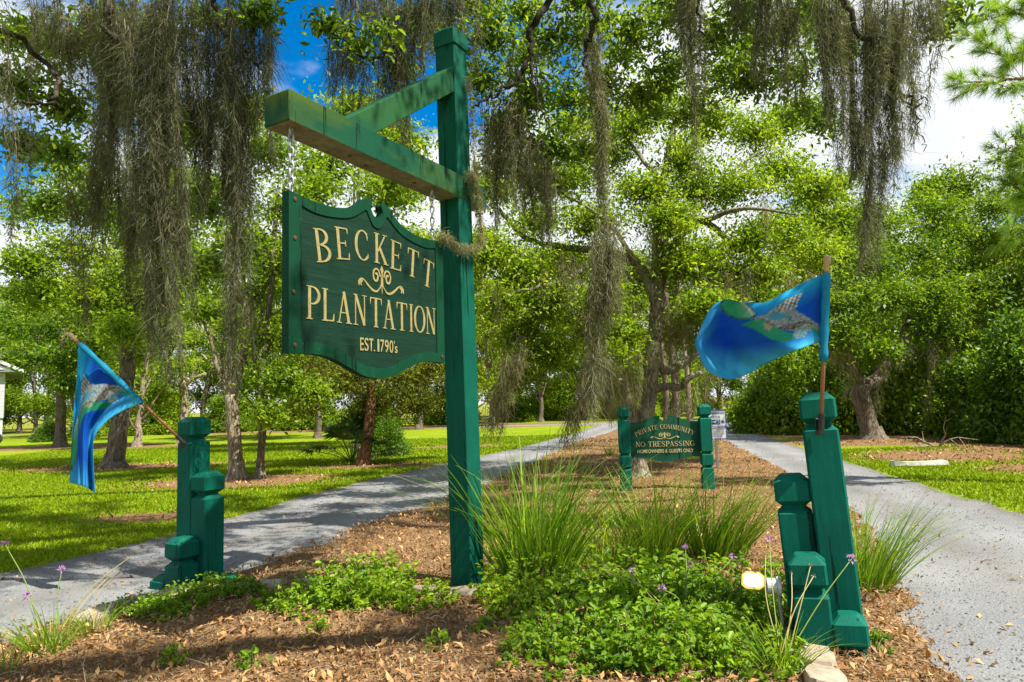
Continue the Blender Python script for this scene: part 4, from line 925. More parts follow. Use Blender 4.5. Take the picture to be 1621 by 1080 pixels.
# middle distance trees on and behind the lawn
for x, y, v, s_, lb in ((-33, 50, 3, .95, 'dense tree behind the white house gable'), (-27, 47, 4, .62, 'low rounded dark tree right of the white house'), (-24, 40, 0, .8, 'slim bright tree right of the white house'),
                        (-17.5, 31, 2, .85, 'bare limbed pale tree behind the left post cluster'), (-14, 37, 1, .9, 'broad green tree far behind the drooping flag'), (-10, 34, 0, .95, 'bright tree on the far lawn behind the forked tree'),
                        (-6, 42, 1, 1.0, 'tall green tree on the far lawn under the big sign'), (-1.5, 46, 2, 1.0, 'pale trunked tree on the far lawn right of the tall post'), (2.0, 50, 0, 1.0, 'tree at the end of the left drive'),
                        (5.5, 52, 1, 1.05, 'tree beyond the end of the left drive'), (9.2, 49, 3, .8, 'leafy tree behind the community sign'), (16.5, 44, 4, .75, 'dark leafy tree beside the red stop sign'),
                        (20, 38, 3, .95, 'dense tree behind the leaning oak on the right'), (15, 30, 1, .92, 'green tree left of the leaning oak behind the right drive'), (19, 29, 0, .95, 'bright tree right behind the leaning oak'),
                        (22.5, 26, 2, 1.0, 'tall bright tree in the right hand wood'), (20, 21, 3, .9, 'dense bushy tree at the right hand wood edge'), (26, 22, 1, 1.2, 'tall tree at the far right of the wood'), (18.3, 17, 3, .62, 'bushy tree at the right edge near the verge'),
                        (-5.6, 24.5, 0, 1.15, 'tall airy tree seen between the sign beam and the board'), (27, 31, 0, 1.05, 'bright tall tree deep in the right hand wood')):
    tree('lawn_tree' if x < 10 else 'wood_edge_tree', lb, (x, y, 0), *VAR[v], s_, rng.uniform(0, 6.28))

def custom_tree(name, label, base, limbs, blobs, leafm, barkm, per=40, ln=18, ls=.10, sig=.2, tw=.012, seed=1, flare=None, cat='tree', shell=.6, every=3):
    """limbs: lists of (world pts, r0, r1); blobs in world space"""
    rng = np.random.default_rng(seed); base = np.asarray(base, float); e = empty(name, base, label, cat); mb = MB()
    for pts, r0, r1 in limbs: limb(mb, rng, [np.asarray(p)-base for p in pts], r0, r1, 10 if r0 > .07 else 6, 4*len(pts), .006+r0*.02)
    if flare: mb.tube([(0, 0, -.12), (0, 0, .03), (.0, 0, .16), (0, 0, .42)], [flare*2.0, flare*1.55, flare*1.22, flare*.95], 12, False)
    me, T = foliage_mesh('crown', rng, [(np.asarray(c)-base, r, w) for c, r, w in blobs], per, ln, ls, sig, shell)
    twigs(mb, rng, T, tw, every)
    mb.build('trunk', barkm, e, True); obj('crown', me, leafm, e); return e
def pb(px, py, Y, rpx, squash=.8, w=1.0):
    """a blob from its place in the survey: centre pixel, distance, radius in pixels"""
    r = rpx*Y/FPX; return (P(px, py, Y), (r, r, r*squash), w)
def pts(Y, *xy): return [P(x, y, Y+(k[0] if k else 0)) for x, y, *k in xy]

# forked pale tree, left of the big sign
Y = 15.1; b0 = G(375, 758)
custom_tree('forked_tree', 'pale peeling forked tree at the near edge of the left lawn', b0,
    [([b0+np.array([0, 0, -.1])]+pts(Y, (371, 690), (366, 625)), .155, .14), (pts(Y, (366, 630), (345, 585, -.1), (333, 540, -.3), (310, 470, -.8)), .07, .03), (pts(Y, (366, 630), (362, 590), (364, 545)), .10, .085),
     (pts(Y, (368, 625), (385, 560, .1), (393, 500, .3), (430, 440, .2), (470, 380, 0)), .11, .035), (pts(Y, (393, 505), (385, 430, .2), (395, 330, .4)), .07, .03), (pts(Y, (345, 585), (318, 560)), .035, .02)],
    [pb(300, 430, 14.6, 60), pb(380, 380, 15, 70), pb(450, 330, 15.2, 70), pb(340, 300, 15.5, 70), pb(430, 240, 15.5, 60), pb(500, 300, 16, 60), pb(280, 330, 15.5, 55), pb(390, 180, 16, 55), pb(480, 400, 14.6, 40), pb(330, 490, 14.2, 30, w=.5), pb(300, 215, 16, 50)],
    'leaf_bright', 'bark_pale', 75, 44, .12, .16, .010, 7, .16)
b1 = G(412, 758); Y = 14.95
custom_tree('slim_tree', 'slim dark tree with leafy low sprays beside the forked tree', b1,
    [([b1+np.array([0, 0, -.1])]+pts(Y, (414, 690), (414, 620), (420, 540), (428, 470), (432, 400), (440, 300)), .085, .05), (pts(Y, (424, 500), (445, 490), (480, 450)), .03, .015), (pts(Y, (418, 570), (440, 545)), .025, .012)],
    [pb(450, 600, 14.6, 45), pb(430, 655, 14.4, 32, w=.7), pb(470, 540, 15, 45), pb(410, 540, 15.1, 30, w=.6), pb(440, 420, 15.3, 50), pb(490, 620, 15.4, 40), pb(500, 480, 15.6, 40), pb(395, 470, 15.6, 35)],
    'leaf_bright', 'bark', 60, 42, .11, .14, .008, 8, .09)
# cedar with reddish trunk
b2 = G(575, 735); Y = 17.9
custom_tree('cedar_tree', 'reddish trunked cedar with feathery olive foliage under the big sign', b2,
    [([b2+np.array([0, 0, -.1])]+pts(Y, (582, 690), (587, 640), (590, 580), (592, 480)), .16, .09), (pts(Y, (588, 620), (530, 600), (480, 620)), .05, .02), (pts(Y, (590, 600), (650, 580), (700, 610)), .05, .02)],
    [pb(520, 610, 17.6, 50), pb(480, 640, 17.2, 32), pb(560, 590, 17.0, 50), pb(640, 600, 17.4, 50), pb(690, 580, 18, 50), pb(620, 560, 18.2, 60), pb(540, 560, 18.4, 55), pb(660, 640, 17.6, 32), pb(480, 580, 18.4, 45), pb(600, 490, 18, 60), pb(720, 620, 18.5, 32), pb(590, 640, 18.6, 45)],
    'leaf_olive', 'bark_red', 100, 48, .085, .14, .007, 9, .15, every=2)
# straight lawn trees at the far left
b3 = G(180, 740); Y = 19.3
custom_tree('leaning_lawn_tree', 'leaning grey trunked tree behind the drooping flag', b3,
    [([b3+np.array([0, 0, -.1])]+pts(Y, (188, 680), (200, 600), (205, 520), (210, 420), (212, 330)), .27, .14), (pts(Y, (205, 520), (240, 450), (270, 400)), .1, .03), (pts(Y, (205, 520), (160, 460), (110, 420)), .1, .03)],
    [pb(200, 440, 19, 75), pb(260, 470, 19.4, 55), pb(140, 470, 18.6, 60), pb(110, 400, 19, 65), pb(180, 350, 19.3, 75), pb(270, 380, 20, 65), pb(70, 470, 19.4, 55), pb(200, 520, 18.4, 45), pb(60, 330, 20, 65), pb(130, 280, 20, 65), pb(250, 280, 20, 65), pb(40, 420, 18.4, 40)],
    'leaf_mid', 'bark', 75, 44, .14, .2, .012, 10, .25)
b4 = G(95, 708); Y = 32.8
custom_tree('stout_lawn_tree', 'stout grey tree on a mulch ring in front of the white house', b4,
    [([b4+np.array([0, 0, -.1])]+pts(Y, (96, 660), (98, 600), (100, 520)), .26, .18), (pts(Y, (98, 610), (60, 580), (30, 560)), .09, .03), (pts(Y, (98, 600), (140, 560)), .09, .03)],
    [pb(95, 570, 32, 40), pb(50, 560, 32, 35), pb(140, 560, 33, 40), pb(90, 520, 33, 45), pb(30, 520, 33, 40), pb(110, 610, 31.5, 22, w=.6), pb(150, 510, 34, 40)],
    'leaf_mid', 'bark', 70, 36, .20, .28, .015, 11, .27)
b5 = G(291, 703)
custom_tree('cut_limb_tree', 'pale tree with stubby cut limbs behind the left post cluster', b5,
    [([b5+np.array([0, 0, -.1])]+pts(b5[1], (291, 660), (291, 610), (287, 560)), .23, .15), (pts(b5[1], (291, 612), (305, 600), (326, 592)), .11, .09), (pts(b5[1], (291, 615), (275, 605), (272, 604)), .09, .07), (pts(b5[1], (302, 602), (308, 585), (315, 568)), .08, .06)],
    [pb(290, 540, b5[1], 30, w=.6), pb(260, 520, b5[1], 30), pb(325, 530, b5[1], 30)], 'leaf_bright', 'bark_pale', 30, 14, .16, .3, .012, 12, .25)

# live oak in the middle of the median
b6 = G(1011, 757); Y = 12.97
OAKL = [([b6+np.array([0, 0, -.1])]+pts(Y, (1011, 735), (1014, 705), (1022, 665), (1029, 615), (1031, 565), (1038, 520), (1041, 470)), .16, .14),
        (pts(Y, (1013, 715), (1004, 675), (993, 635, -.15), (986, 600, -.3), (992, 570, -.5)), .13, .08),
        (pts(Y, (1040, 480), (1010, 420, .2), (960, 400, .4), (880, 390, .6), (830, 375, .6), (790, 330, .4)), .12, .035), (pts(Y, (1032, 570), (1060, 588, .3), (1095, 565, .5), (1130, 540, .8), (1180, 500, 1.2)), .10, .05),
        (pts(Y, (1028, 618), (1055, 612, -.2), (1078, 613, -.4), (1088, 600, -.5), (1110, 590, -.5)), .09, .045), (pts(Y, (1040, 470), (1060, 400, .5), (1110, 350, .9), (1180, 400, 1.2), (1290, 430, 1.5)), .12, .03),
        (pts(Y, (1040, 475), (1045, 380, .2), (1050, 290, .4), (1070, 180, .4)), .11, .05), (pts(Y, (1050, 290), (1000, 230, .6), (960, 170, .8)), .06, .02), (pts(Y, (1060, 400), (1130, 300, .6), (1200, 240, .9)), .06, .02),
        (pts(Y, (960, 400), (900, 440, -.4), (850, 455, -.7), (790, 470, -1)), .06, .02), (pts(Y, (1010, 420), (960, 350, -.4), (880, 300, -.6)), .06, .02), (pts(Y, (1110, 350), (1180, 330, -.6), (1260, 340, -.9)), .06, .02)]
custom_tree('live_oak', 'gnarled live oak draped in moss standing behind the community sign', b6, OAKL,
    [pb(830, 430, 12.6, 55), pb(780, 400, 12.4, 50), pb(790, 480, 12.2, 45), pb(870, 480, 12.8, 50), pb(850, 350, 13.2, 60), pb(900, 280, 13.4, 65), pb(960, 470, 12.2, 34), pb(985, 525, 11.8, 30, w=.8), pb(965, 560, 11.6, 26, w=.7), pb(1080, 420, 12.9, 45), pb(1110, 400, 13, 60),
     pb(1060, 350, 12.6, 50), pb(1180, 380, 13.2, 60), pb(1240, 360, 13.5, 60), pb(1160, 300, 13.5, 65), pb(1230, 270, 14, 60), pb(1080, 250, 13.5, 65), pb(1000, 200, 13.6, 60), pb(1130, 190, 14, 60), pb(1290, 400, 14, 45), pb(940, 350, 12.8, 55), pb(1210, 430, 13, 38),
     pb(870, 560, 13.2, 42), pb(820, 600, 13.6, 32, w=.7), pb(1160, 440, 13.6, 40), pb(1290, 300, 14.5, 55), pb(1020, 300, 13, 50), pb(770, 300, 13, 45), pb(960, 250, 14, 65), pb(1040, 150, 14.4, 60), pb(1190, 210, 14.6, 60), pb(880, 420, 13.6, 45), pb(940, 520, 13.4, 38), pb(1120, 480, 12.2, 36), pb(1070, 520, 14.2, 45), pb(910, 200, 14.5, 60), pb(1250, 190, 15, 55), pb(840, 270, 14.2, 55), pb(1150, 540, 14, 36, w=.7), pb(1100, 300, 14, 60), pb(1000, 450, 13.8, 50), pb(820, 530, 13, 40)],
    'leaf_bright', 'bark_oak', 84, 48, .094, .14, .008, 13, .17)
# leaning oak by the right drive
b7 = G(1382, 695); Y = 21.75
custom_tree('leaning_oak', 'dark leaning live oak with twisting limbs on the right verge', b7,
    [([b7+np.array([0, 0, -.1])]+pts(Y, (1372, 660), (1362, 625), (1366, 610)), .30, .27), (pts(Y, (1366, 612), (1390, 600, .2), (1405, 570, .2), (1425, 560, .4), (1430, 530, .4), (1440, 500, .4)), .24, .09), (pts(Y, (1366, 612), (1352, 580, -.3), (1340, 540, -.3), (1350, 490, -.3)), .13, .05),
     (pts(Y, (1410, 565), (1470, 560, .6), (1540, 500, 1)), .07, .03), (pts(Y, (1428, 545), (1480, 500), (1530, 440)), .08, .03), (pts(Y, (1352, 585), (1310, 560), (1270, 540)), .06, .025)],
    [pb(1360, 480, 21, 55), pb(1420, 470, 21.5, 55), pb(1480, 470, 21.5, 55), pb(1540, 450, 21.8, 50), pb(1330, 530, 21, 38), pb(1380, 420, 22, 60), pb(1460, 400, 22.4, 60), pb(1540, 380, 23, 60), pb(1300, 480, 22, 50), pb(1395, 555, 20.8, 26, w=.7), pb(1400, 350, 23, 60), pb(1480, 335, 23.5, 55), pb(1330, 400, 23, 55), pb(1570, 330, 24, 60), pb(1600, 450, 22.5, 50), pb(1490, 520, 21.5, 40)],
    'leaf_mid', 'bark', 70, 46, .14, .2, .011, 14, .30)
for i, (px, py, Y, r, l) in enumerate(((1052, 660, 19, .10, 'slender grey trunk just right of the live oak'), (1068, 662, 20, .13, 'pale pine trunk behind the community sign'), (1088, 662, 22, .10, 'thin pale trunk beside the watch sign'))):
    g = G(px, 690, 0); g = np.array([P(px, 640, Y)[0], Y, 0])
    custom_tree('slender_tree', l, g, [([g+np.array([0, 0, -.1]), g+np.array([.05, 0, 2.2]), g+np.array([-.1, .1, 5]), g+np.array([.1, 0, 7.5])], r, r*.6)], [(g+np.array([0, 0, 7.2]), (1.4, 1.4, 1.2), 1.4), (g+np.array([.6, .3, 5.8]), (1.1, 1.1, .8), 1)], 'leaf_mid', 'bark' if i < 2 else 'bark_pale', 40, 16, .13, .25, .01, 30+i, r)

# ------------------------------------------------------------------ SHRUBS
def shrub_mesh(seed, w, d, h, n, ls, mat, sig=.12, ln=10, hi=False):
    rng = np.random.default_rng(seed); k = n//ln
    dr = unit(rng.normal(size=(k, 3))); dr[:, 2] = np.abs(dr[:, 2]); rad = rng.uniform(.55, 1.0, k)**.6
    lump = 1+.22*np.sin(dr[:, 0]*5+seed)+.18*np.sin(dr[:, 1]*6+seed*2)+.12*np.sin(dr[:, 2]*9+seed)
    q = dr*(rad*lump)[:, None]*np.array([w/2, d/2, h]); q[:, 2] = np.maximum(q[:, 2], .02)
    rep = np.repeat(np.arange(k), ln); C = q[rep]+rng.normal(size=(len(rep), 3))*sig; C[:, 2] = np.abs(C[:, 2])+.01
    rn = np.clip(rng.normal(.45, .2, k)[rep]+rng.normal(0, .15, len(rep)), 0, 1)
    V, F = (leaves6 if hi else leaves)(rng, C, ls, .5, dr[rep]); me = np_mesh('foliage', V, F, np.repeat(rn, 2) if hi else rn); me.materials.append(M[mat])
    mb = MB()
    for p in q[::max(1, k//60)]: mb.tube([(rng.normal()*.06*w, rng.normal()*.06*d, -.05), p*np.array([.5, .5, .6]), p], [.018*h+.003, .010*h+.002, .003], 4, False)
    sm = mb.mesh('stem'); sm.materials.append(M['bark']); return me, sm
def shrub(name, label, loc, meshes, s=1, rz=0, group=None, sz=None, cat='shrub'):
    e = empty(name, loc, label, cat, group); e.scale = (s, s, sz or s); e.rotation_euler = (0, 0, rz); obj('foliage', meshes[0], None, e); obj('stem', meshes[1], None, e); return e
SH = [shrub_mesh(201, 3.2, 3.0, 2.4, 20000, .16, 'leaf_bright', .16), shrub_mesh(202, 3.4, 3.0, 2.6, 21000, .155, 'leaf_dark', .16), shrub_mesh(203, 3.0, 2.8, 2.0, 20000, .15, 'leaf_mid', .16)]
for x, y, v, s_, sz, lb in ((11.0, 27, 0, 1.1, 1.3, 'bright green bush left behind the leaning oak'), (13.8, 25.2, 0, 1.15, 1.5, 'bright yellow green bush right behind the leaning oak'), (15.6, 23.5, 0, 1.1, 1.35, 'bright bush at the edge of the right hand thicket'),
                            (15.0, 20.6, 2, 1.1, 1.2, 'mid green bush with dead twigs in the right hand thicket'), (14.6, 18.6, 1, 1.0, 1.15, 'dark bush in front of the right hand thicket'), (16.5, 18.4, 2, 1.15, 1.35, 'tall green bush in the right hand thicket'), (14.6, 16.4, 1, .9, 1.0, 'dark glossy bush nearest the right edge'),
                            (17, 15, 2, 1.0, 1.3, 'leafy bush at the far right edge of the thicket'), (16.8, 36, 1, 1.3, 1.15, 'dark hedge bush below the red stop sign'), (19.2, 34.0, 1, 1.3, 1.2, 'dark hedge bush right of the stop sign'), (14.5, 31.5, 1, 1.0, 1.0, 'dark bush where the right drive bends'),
                            (9.8, 54, 0, 1.5, 1.3, 'bright bush at the end of the right drive'), (14, 55, 0, 1.6, 1.4, 'bright bush beyond the cross road by the stop sign'), (3.5, 56, 0, 1.5, 1.2, 'bright bush behind the live oak trunk'),
                            (-29, 46.5, 2, 1.2, .9, 'yellowish rounded bush beside the white house'), (-25, 48, 0, 1.3, 1.0, 'bright bush in the row behind the stout tree'), (-20.5, 49, 0, 1.3, 1.0, 'bright bush behind the mulch ring tree'), (-15.5, 49.5, 0, 1.4, 1.0, 'bright bush across the lawn behind the flag'),
                            (-11, 51, 2, 1.4, 1.0, 'mid green bush across the lawn behind the forked tree'), (-5, 52, 0, 1.4, 1.0, 'bright bush across the lawn under the big sign'), (0, 54, 2, 1.4, 1.0, 'mid green bush across the lawn right of the tall post'), (-28.2, 40.4, 1, .5, .4, 'low dark bush at the corner of the white house')):
    shrub('bush', lb, (x, y, 0), SH[v], s_, rng.uniform(0, 6.28), None, sz)
shrub('bush', 'small dark rounded bush right of the cedar trunk', G(610, 722), SH[1], .42, 1.0, None, .40)
# saw palmetto
def fan_leaf(rng, mb_v, mb_f, rn, base, d, L_, R_):
    tip = base+d*L_; up = np.array([0, 0, 1.]); side = unit(np.cross(d, up)); nrm = np.cross(side, d)
    for k in range(15):
        a = radians(-80+160*k/14); dd = d*cos(a)+side*sin(a); e = tip+dd*R_*rng.uniform(.8, 1.1)+np.array([0, 0, -.25*R_]); m_ = tip+dd*R_*.55; w = np.cross(dd, nrm)*.022*R_/.4
        i = len(mb_v); mb_v += [tip, m_-w, e, m_+w]; mb_f.append((i, i+1, i+2, i+3)); rn.append(rng.random())
def palmetto(name, label, loc, n, L_, R_, seed):
    rng = np.random.default_rng(seed); e = empty(name, loc, label, 'palm'); v, f, rn = [], [], []; mb = MB()
    for k in range(n):
        a = rng.uniform(0, 2*pi); el = rng.uniform(.15, 1.35); d = np.array([cos(a)*cos(el), sin(a)*cos(el), sin(el)]); l = L_*rng.uniform(.7, 1.1)
        fan_leaf(rng, v, f, rn, np.array([0, 0, .1]), d, l, R_); mb.tube([(0, 0, 0), d*l*.5+np.array([0, 0, .12]), d*l+np.array([0, 0, .1])], [.015, .011, .008], 4)
    obj('fronds', np_mesh('fronds', np.array(v), np.array(f), rn), 'palm', e); mb.build('stalk', 'stem', e)
palmetto('saw_palmetto', 'spiky saw palmetto fans left of the cedar trunk', G(557, 733), 24, .95, .60, 41)
palmetto('saw_palmetto', 'yellowing palmetto fans low behind the right flag pole', np.array([7.0+5.2, 26.5, 0]), 26, 2.0, .9, 42)

# ------------------------------------------------------------------ OVERHANGING LIVE OAK (trunk stands left of the view)
ob = np.array([-8.2, 1.6, 0.])
LIMB_A = [ob+np.array([0, 0, 2.6]), (-6.6, 3.2, 4.5), (-4.6, 4.8, 5.9), (-2.0, 5.9, 7.0), (1.0, 6.6, 7.3), (4.0, 7.0, 7.0), (6.5, 7.6, 6.5)]
LIMB_B = [ob+np.array([0, 0, 2.8]), (-6.5, .6, 5.2), (-3.5, .4, 7.0), (0, .8, 8.0), (4, 1.5, 8.4), (7, 2, 8.2)]
LIMB_C = [ob+np.array([0, 0, 2.7]), (-8.6, 4.5, 5.2), (-8.2, 7.0, 7.4), (-6.0, 9.0, 8.8), (-2, 9.6, 9.3), (2.5, 9.8, 9.3)]
OL = [([ob+np.array([0, 0, -.3]), ob+np.array([.1, .1, 1.2]), ob+np.array([.1, .1, 2.8])], .62, .5), (LIMB_A, .34, .06), (LIMB_B, .32, .07), (LIMB_C, .30, .06)]
# secondary limbs that show at the top of the view
def side(Y, *xy): return [P(x, y, Y+(k[0] if k else 0)) for x, y, *k in xy]
OL += [([(-.9, 6.5, 6.45)]+side(7.0, (866, -30), (845, 40), (838, 90), (815, 130), (775, 155), (745, 170)), .05, .012), (side(7.0, (838, 90), (850, 150), (870, 200)), .02, .006), ([(.8, 6.9, 6.6)]+side(6.8, (935, -20), (936, 40), (928, 80), (932, 120)), .05, .012),
       ([(-5.4, 4.3, 5.0)]+side(5.6, (40, 70, .2), (90, 160), (60, 165), (10, 158)), .03, .008), ([(-4.4, 5.0, 5.5)]+side(5.6, (150, -20), (170, 40), (215, 100), (240, 170)), .04, .01), ([(-3.0, 5.7, 5.95)]+side(5.6, (330, -40), (345, 30), (385, 80), (420, 115)), .035, .008),
       ([(-1.9, 6.25, 6.3)]+side(6.2, (560, -60), (555, 20), (562, 75), (590, 92), (615, 88)), .025, .005), ([(2.0, 7.0, 6.7)]+side(6.6, (1110, -60), (1105, 10), (1112, 60)), .03, .008), ([(3.6, 7.15, 6.7)]+side(6.4, (1330, -40), (1350, 40), (1400, 90), (1425, 150), (1447, 160), (1452, 190)), .04, .004),
       (side(6.4, (1400, 90), (1440, 170), (1455, 195), (1462, 240)), .012, .004), (side(6.4, (1425, 150), (1460, 155), (1472, 185)), .008, .003), ([(4.2, 7.2, 6.7)]+side(6.8, (1440, -50), (1480, 0), (1510, 20)), .02, .005), ([(3.2, 7.1, 6.7)]+side(7.4, (1230, -30), (1260, 60), (1290, 130)), .03, .006)]
rngc = np.random.default_rng(71)
FB = [pb(60, 60, 7.2, 60), pb(110, 170, 7.4, 55), pb(40, 230, 7.6, 50), pb(130, 60, 7.0, 50), pb(20, 130, 6.8, 45), pb(110, 240, 7.2, 40, w=.7), pb(190, 40, 7.6, 45), pb(410, 20, 5.6, 22, w=.45), pb(520, 40, 6.1, 16, w=.35), pb(575, 75, 6.1, 16, w=.25), pb(605, 50, 6.2, 12, w=.2),
      pb(770, 60, 7.6, 65), pb(840, 150, 7.6, 60), pb(800, 200, 7.8, 50), pb(880, 60, 8.2, 65), pb(860, 240, 7.8, 45), pb(1000, 50, 8.2, 60), pb(960, 130, 8.4, 55), pb(1060, 110, 8.6, 60), pb(1130, 60, 8.4, 55), pb(1010, 150, 8.8, 50, w=.8), pb(1190, 130, 8.6, 50), pb(1230, 60, 8.4, 55), pb(1180, 20, 8.0, 50), pb(920, 0, 8, 60),
      pb(750, 0, 8, 60), pb(700, 60, 9, 45), pb(640, 110, 9.5, 40, w=.6), pb(760, 130, 9.5, 50), pb(830, 90, 10, 55), pb(980, 90, 10, 55), pb(1040, 180, 10.2, 50), pb(1180, 70, 10, 55), pb(1300, 40, 10, 55), pb(1270, 170, 10.2, 50), pb(920, 240, 10.2, 45), pb(790, 260, 10, 45), pb(200, 160, 9, 50), pb(80, 320, 9, 50), pb(160, 330, 9.2, 45), pb(20, 60, 8.2, 50), pb(940, 40, 9.2, 60), pb(1050, 30, 9.4, 60), pb(1150, 110, 9.4, 60), pb(1250, 120, 9.2, 55), pb(820, 20, 9.2, 60), pb(900, 160, 9.4, 55), pb(1330, 80, 9.2, 55), pb(1100, 170, 9.6, 55), pb(1080, 0, 8.2, 60), pb(1280, 10, 8.0, 50), pb(870, 300, 8, 32, w=.6), pb(650, 20, 8.4, 35, w=.35), pb(1510, 18, 6.9, 22, w=.35), pb(1485, 50, 6.8, 16, w=.25), pb(1300, 190, 8.6, 40, w=.6), pb(250, 60, 7.8, 50), pb(330, 30, 7.8, 40, w=.7), pb(290, 180, 8.0, 45, w=.7), pb(330, 330, 8.2, 32, w=.6), pb(340, 420, 8.0, 25, w=.5)]
# crown above and behind the camera, where the shade of the foreground comes from
FBS = []
for k in range(58):
    r = rngc.uniform(.55, .95); FBS.append((np.array([rngc.uniform(-6.5, 1.0), rngc.uniform(2.5, 8.0), rngc.uniform(9.0, 10.2)]), (r, r, r*.5), .6))
for k in range(84):
    x = rngc.uniform(-7.0, 7.0); y = rngc.uniform(-5.0, 6.8); z = 7.2+1.6*rngc.random()+.10*max(0, 6-abs(x))
    if y > 5.2: z = max(z, 8.0)
    if x > 5.2 and rngc.random() < .5: continue
    r = rngc.uniform(.55, .95); FBS.append((np.array([x, y, z]), (r, r, r*.5), .55))
def overhead_oak():
    rng = np.random.default_rng(72); e = empty('overhanging_oak', ob, 'overhanging live oak whose leafy moss hung branches fill the top of the view', 'tree'); mb = MB()
    for p, a, b in OL: limb(mb, rng, [np.asarray(q)-ob for q in p], a, b, 9 if a > .1 else 6, 6*len(p), .02+a*.05)
    mb.tube([(0, 0, -.2), (0, 0, .05), (0, 0, .5)], [1.1, .85, .6], 14, False)
    me, T = foliage_mesh('crown', rng, [(np.asarray(c)-ob, r, w) for c, r, w in FB], 30, 32, .09, .105, .7, .40, True)
    twigs(mb, rng, T, .007, 2, .05)
    mb.build('trunk', 'bark_dark', e, True); obj('crown', me, 'leaf_oak', e)
    me2, T = foliage_mesh('crown', rng, [(np.asarray(c)-ob, r, w*1.15) for c, r, w in FBS], 30, 32, .10, .105, .7, .42); obj('crown', me2, 'leaf_oak', e)
overhead_oak()

# ------------------------------------------------------------------ PINE at the right edge
def pine(label, base, h, branches, seed):
    rng = np.random.default_rng(seed); base = np.asarray(base, float); e = empty('pine_tree', base, label, 'tree'); mb = MB()
    limb(mb, rng, [(0, 0, -.2), (.05, 0, h*.4), (-.1, .05, h)], .2, .05, 9, 12, .02); R_ = []; D_ = []
    for pts_, r in branches:
        q = limb(mb, rng, [np.asarray(p)-base for p in pts_], r, .008, 5, 10, .02)
        for i in range(3, 10):
            for k in range(5):
                d = unit(unit(q[min(i+1, 9)]-q[i-1])+rng.normal(size=3)*.7); tip = q[i]+d*rng.uniform(.12, .4); mb.tube([q[i], tip], [.006, .004], 3, False)
                m_ = 110; t = rng.uniform(.55, 1.05, m_)[:, None]; R_.append(q[i]+(tip-q[i])*t); D_.append(unit(d+rng.normal(size=(m_, 3))*.75))
    R_ = np.vstack(R_); D_ = np.vstack(D_); n = len(R_); V, F = ribbons(rng, R_, D_, rng.uniform(.13, .22, n), .0058, 2, .06, 0)
    obj('crown', np_mesh('crown', V, F, np.repeat(rng.random(n), 2)), 'needle', e); mb.build('trunk', 'bark_red', e, True)
Yp = 9.6; pbase = np.array([9.6, 9.8, 0])
pine('long needled pine reaching in from the right edge below the clouds', pbase, 9.5,
     [([pbase+np.array([0, 0, 6.2])]+side(9.4, (1700, 40), (1640, 70), (1590, 90), (1545, 60)), .05), ([pbase+np.array([0, 0, 5.9])]+side(9.2, (1700, 100), (1630, 120), (1580, 125), (1530, 130)), .045), ([pbase+np.array([0, 0, 6.8])]+side(9.6, (1700, 10), (1640, 20), (1600, 20), (1570, 30)), .045),
      ([pbase+np.array([0, 0, 4.6])]+side(9.6, (1740, 280), (1670, 270), (1630, 255), (1605, 240)), .045), ([pbase+np.array([0, 0, 3.9])]+side(9.8, (1740, 330), (1670, 320), (1630, 310), (1600, 290)), .04), ([pbase+np.array([0, 0, 3.2])]+side(10.5, (1740, 420), (1670, 380), (1630, 360), (1600, 370)), .04)], 81)

